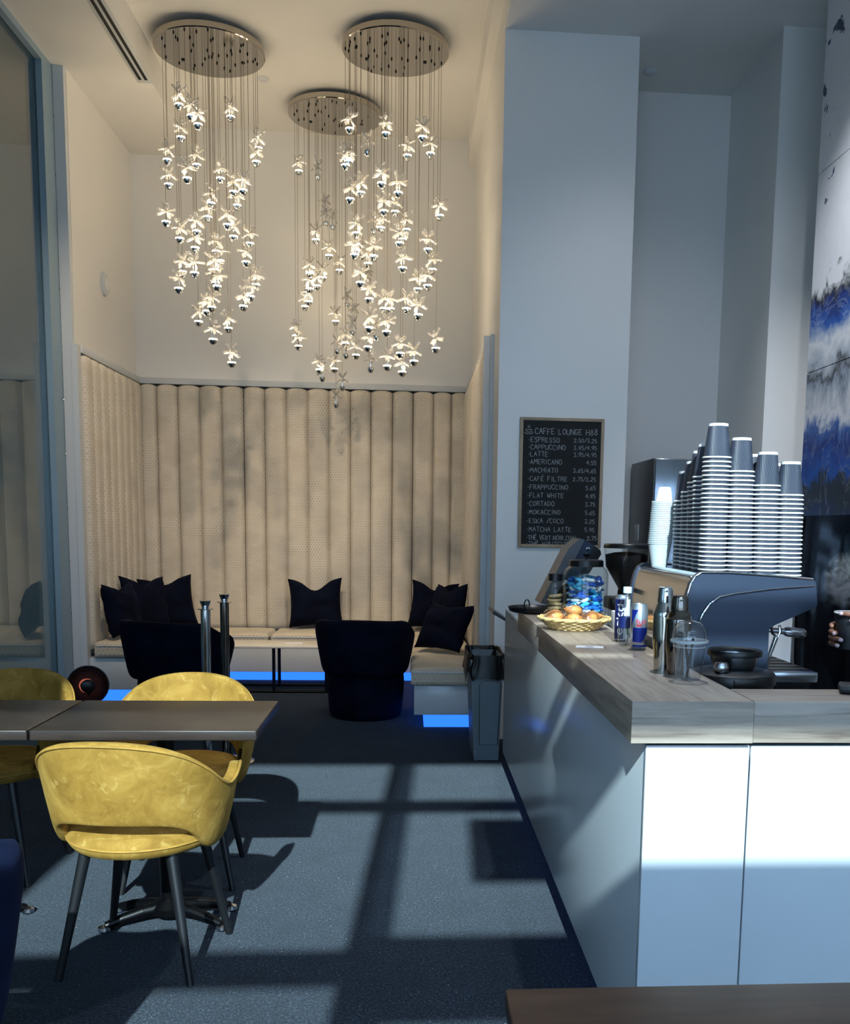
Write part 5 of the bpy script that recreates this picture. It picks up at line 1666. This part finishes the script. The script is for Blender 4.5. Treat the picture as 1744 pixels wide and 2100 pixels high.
px_, py_ = 1.86, 2.80
cw = CUPC
sk = [((px_, py_, 0.96), 0.13), ((px_, py_, 1.12), 0.115), ((px_ - 0.01, py_, 1.28), 0.13), ((px_ - 0.01, py_, 1.40), 0.11), ((px_ - 0.02, py_, 1.47), 0.052), ((px_ - 0.03, py_, 1.53), 0.05),
      ((px_ - 0.04, py_, 1.60), 0.085), ((px_ - 0.04, py_, 1.68), 0.088), ((px_ - 0.03, py_, 1.74), 0.06),
      # left arm (nearer the camera is the person's left, facing -x)
      ((px_ - 0.01, py_ - 0.17, 1.39), 0.058), ((px_ - 0.07, py_ - 0.24, 1.20), 0.046), ((px_ - 0.12, py_ - 0.25, 1.08), 0.042), ((px_ - 0.30, py_ - 0.16, 1.15), 0.034), ((cw.x + 0.135, cw.y - 0.055, cw.z + 0.035), 0.026),
      # right arm
      ((px_ - 0.01, py_ + 0.17, 1.39), 0.058), ((px_ - 0.07, py_ + 0.25, 1.20), 0.046), ((px_ - 0.13, py_ + 0.27, 1.06), 0.042), ((px_ - 0.32, py_ + 0.19, 1.09), 0.034), ((cw.x + 0.100, cw.y + 0.115, cw.z - 0.02), 0.026),
      # legs
      ((px_, py_ - 0.10, 0.86), 0.10), ((px_ - 0.01, py_ - 0.11, 0.50), 0.066), ((px_ + 0.01, py_ - 0.11, 0.10), 0.045), ((px_ - 0.13, py_ - 0.12, 0.045), 0.038),
      ((px_, py_ + 0.10, 0.86), 0.10), ((px_ - 0.01, py_ + 0.11, 0.50), 0.066), ((px_ + 0.01, py_ + 0.11, 0.10), 0.045), ((px_ - 0.13, py_ + 0.12, 0.045), 0.038)]
ed = [(0, 1), (1, 2), (2, 3), (3, 4), (4, 5), (5, 6), (6, 7), (7, 8), (3, 9), (9, 10), (10, 11), (11, 12), (12, 13), (3, 14), (14, 15), (15, 16), (16, 17), (17, 18), (0, 19), (19, 20), (20, 21), (21, 22), (0, 23), (23, 24), (24, 25), (25, 26)]
bodym = skin_mesh('body', sk, ed)
for mm in (M_['shirt_black'], M_['skin']):
    bodym.materials.append(mm)
for pl_ in bodym.polygons:
    c_ = pl_.center
    arm = c_.x < px_ - 0.17 and c_.z > 0.8
    pl_.material_index = 1 if (c_.z > 1.475 or arm) else 0
person = thing('person', 'barista in black at the right edge holding a dark cup with both hands', 'person', (px_, py_, 0))
link('body', bodym, person, (-px_, -py_, 0))
def hd(u, v):
    a, b = 2 * math.pi * u, math.pi * 0.62 * v
    return (px_ - 0.025 + 0.103 * math.sin(b) * math.cos(a) - px_, 0.098 * math.sin(b) * math.sin(a), 1.665 + 0.118 * math.cos(b))
G().grid(hd, 24, 12, wu=True).build('hair', M_['hair_dark'], person, smooth=80)
for s_ in (-1, 1):
    G().lathe([(0.0, -0.011), (0.009, -0.006), (0.011, 0.0), (0.009, 0.006), (0.0, 0.011)], 10).build('eye', M_['nail'], person, (-0.122, s_ * 0.033, 1.655))
    G().lathe([(0.0, -0.012), (0.018, -0.008), (0.024, 0.0), (0.018, 0.008), (0.0, 0.012)], 12, (0, 0, 0), 0.8, 1.3).build('ear', M_['skin'], person, (-0.03, s_ * 0.092, 1.645), (R(90), 0, 0))
G().tube([(-0.125, 0, 1.66), (-0.146, 0, 1.625), (-0.128, 0, 1.618)], [0.008, 0.013, 0.009], 10).build('nose', M_['skin'], person)
G().tube([(-0.122, -0.022, 1.588), (-0.131, 0, 1.590), (-0.122, 0.022, 1.588)], [0.003, 0.006, 0.003], 8).build('mouth', pmat('lips', lin(128, 66, 62), 0.5), person)

# the cup they hold
hc_ = thing('held_cup', 'dark paper cup with white rim held in both hands', 'cup', (cw.x, cw.y, cw.z - 0.055))
G().lathe([(0.0, 0.002), (0.028, 0.002), (0.029, 0.0), (0.0415, 0.104), (0.040, 0.104), (0.028, 0.006), (0.0, 0.006)], 32).build('cup_body', M_['cup_black'], hc_)
G().lathe([(0.0405, 0.104), (0.043, 0.103), (0.0438, 0.106), (0.042, 0.109), (0.040, 0.107)], 32).build('rim', M_['cup_white'], hc_)

# hands: palm plus five separate bent fingers, each its own short chain, joined to one mesh per hand
def hand(name, wrist, palm_dir, up, fingers, parent):
    g_nodes, g_edges = [], []
    meshes = []
    for chain in fingers:
        nodes = [(tuple(Vector(p)), r_) for p, r_ in chain]
        meshes.append(skin_mesh('finger', nodes, [(i, i + 1) for i in range(len(nodes) - 1)], 0, 2))
    bm = bmesh.new()
    for me in meshes:
        bm.from_mesh(me)
    me = bpy.data.meshes.new(name)
    bm.to_mesh(me)
    bm.free()
    me.materials.append(M_['skin'])
    me.polygons.foreach_set('use_smooth', [True] * len(me.polygons))
    return link(name, me, parent, (-px_, -py_, 0))
rad_ = 0.038
def wrap(a0, a1, z0, z1, rr_=0.0485, n_=4):
    """points round the held cup from angle a0 to a1 (0 = +x, 90 = away from the camera)"""
    return [(cw.x + rr_ * math.cos(R(lerp(a0, a1, i / (n_ - 1)))), cw.y + rr_ * math.sin(R(lerp(a0, a1, i / (n_ - 1)))), cw.z + lerp(z0, z1, i / (n_ - 1))) for i in range(n_)]
# far hand: palm behind the cup, fingers come round its left side towards the camera
wr = Vector((cw.x + 0.100, cw.y + 0.115, cw.z - 0.02))
kn = [Vector(wrap(62, 62, z, z, 0.062, 2)[0]) for z in (0.020, 0.000, -0.020, -0.040)]
F1 = [[(wr, 0.024), ((wr + kn[1] * 1.0 - wr) * 1.0, 0.022), (wrap(100, 100, -0.012, 0, 0.060, 2)[0], 0.019)],
      [(wr, 0.022), (kn[0], 0.017), (wrap(110, 110, 0.018, 0, 0.056, 2)[0], 0.013)], [(wr, 0.022), (kn[3], 0.016), (wrap(105, 105, -0.036, 0, 0.056, 2)[0], 0.012)]]
for i, (z, end, r_) in enumerate(((0.014, 176, 0.0086), (-0.004, 204, 0.0090), (-0.021, 228, 0.0086), (-0.038, 218, 0.0076))):
    pts = wrap(95, end, z, z - 0.004, 0.0455 + 0.003, 6)
    F1.append([(q_, r_ * (1.1 - 0.05 * k)) for k, q_ in enumerate(pts)])
F1.append([(wr, 0.016), (Vector(wrap(40, 40, 0.03, 0, 0.058, 2)[0]), 0.012), (wrap(20, 20, 0.045, 0, 0.050, 2)[0], 0.0095), (wrap(-5, -5, 0.048, 0, 0.049, 2)[0], 0.0085)])
hand('hand', wr, None, None, F1, person)
# near hand: comes in from the right, fingers laid over the cup's upper left
wl = Vector((cw.x + 0.135, cw.y - 0.055, cw.z + 0.035))
F2 = [[(wl, 0.024), (Vector((cw.x + 0.085, cw.y - 0.064, cw.z + 0.022)), 0.021), (Vector((cw.x + 0.060, cw.y - 0.060, cw.z + 0.016)), 0.018)],
      [(wl, 0.020), (Vector((cw.x + 0.078, cw.y - 0.060, cw.z + 0.042)), 0.015), (Vector((cw.x + 0.058, cw.y - 0.058, cw.z + 0.040)), 0.012)]]
for i, (z, end, r_) in enumerate(((0.052, 218, 0.0088), (0.033, 250, 0.0088), (0.015, 282, 0.0084), (-0.002, 292, 0.0076))):
    pts = wrap(312, end, z - 0.006, z, 0.0500, 6)
    F2.append([((cw.x + 0.062, cw.y - 0.060, cw.z + z - 0.008), r_ * 1.15)] + [(q_, r_ * (1.1 - 0.05 * k)) for k, q_ in enumerate(pts)])
F2.append([(wl, 0.016), (Vector((cw.x + 0.075, cw.y - 0.02, cw.z + 0.052)), 0.012), (Vector((cw.x + 0.056, cw.y + 0.008, cw.z + 0.056)), 0.0095), (Vector((cw.x + 0.047, cw.y + 0.024, cw.z + 0.054)), 0.0085)])
hand('hand', wl, None, None, F2, person)
def nail(p_, ang):
    o = G().lathe([(0.0, 0.0018), (0.0042, 0.0013), (0.0056, 0.0)], 12, (0, 0, 0), 1.3, 1.0).build('fingernail', M_['nail'], person)
    n_ = Vector((math.cos(R(ang)), math.sin(R(ang)), 0.05))
    o.location = Vector(p_) - Vector((px_, py_, 0))
    o.rotation_euler = n_.to_track_quat('Z', 'Y').to_euler()
for z, end in ((-0.004, 204), (-0.021, 228), (-0.038, 218)):
    nail(wrap(end - 3, end - 3, z - 0.004, 0, 0.0485 + 0.0078, 2)[0], end)
for z, end in ((0.052, 218), (0.033, 250), (0.015, 282), (-0.002, 292)):
    nail(wrap(end + 3, end + 3, z, 0, 0.0500 + 0.0078, 2)[0], end)

# steam over the cup
def blob(u, v):
    a, b = 2 * math.pi * u, math.pi * v
    r_ = 1 + 0.25 * mnoise.noise(Vector((math.cos(a) * 1.5, math.sin(a) * 1.5, v * 3)))
    return (0.075 * r_ * math.sin(b) * math.cos(a), 0.06 * r_ * math.sin(b) * math.sin(a), 0.085 * math.cos(b))
m = N('steam')
for nd in list(m.t.nodes):
    if nd.type == 'BSDF_PRINCIPLED':
        m.t.nodes.remove(nd)
vs = m.n('ShaderNodeVolumeScatter')
vs.inputs['Color'].default_value = (0.9, 0.94, 1, 1)
tc = m.obj()
dn = m.noise(tc, 22, 4, 0.6, 1.2)
ed_ = m.vmath('LENGTH', m.vmath('MULTIPLY', tc, (12.0, 15.0, 11.0)), out=1)
fal = m.math('SUBTRACT', 1.0, ed_, clamp=True)
m.l(m.math('MULTIPLY', m.math('MULTIPLY', m.ramp(dn, [(0.46, (0, 0, 0)), (0.68, (1, 1, 1))]), fal), 34.0), vs.inputs['Density'])
m.l(vs.outputs[0], m.out.inputs['Volume'])
st = tag(G().grid(blob, 20, 14, wu=True).build('steam', m.m, None, (cw.x - 0.012, cw.y, cw.z + 0.145), smooth=80), 'thin white steam rising above the held dark cup', 'steam', None, 'stuff')
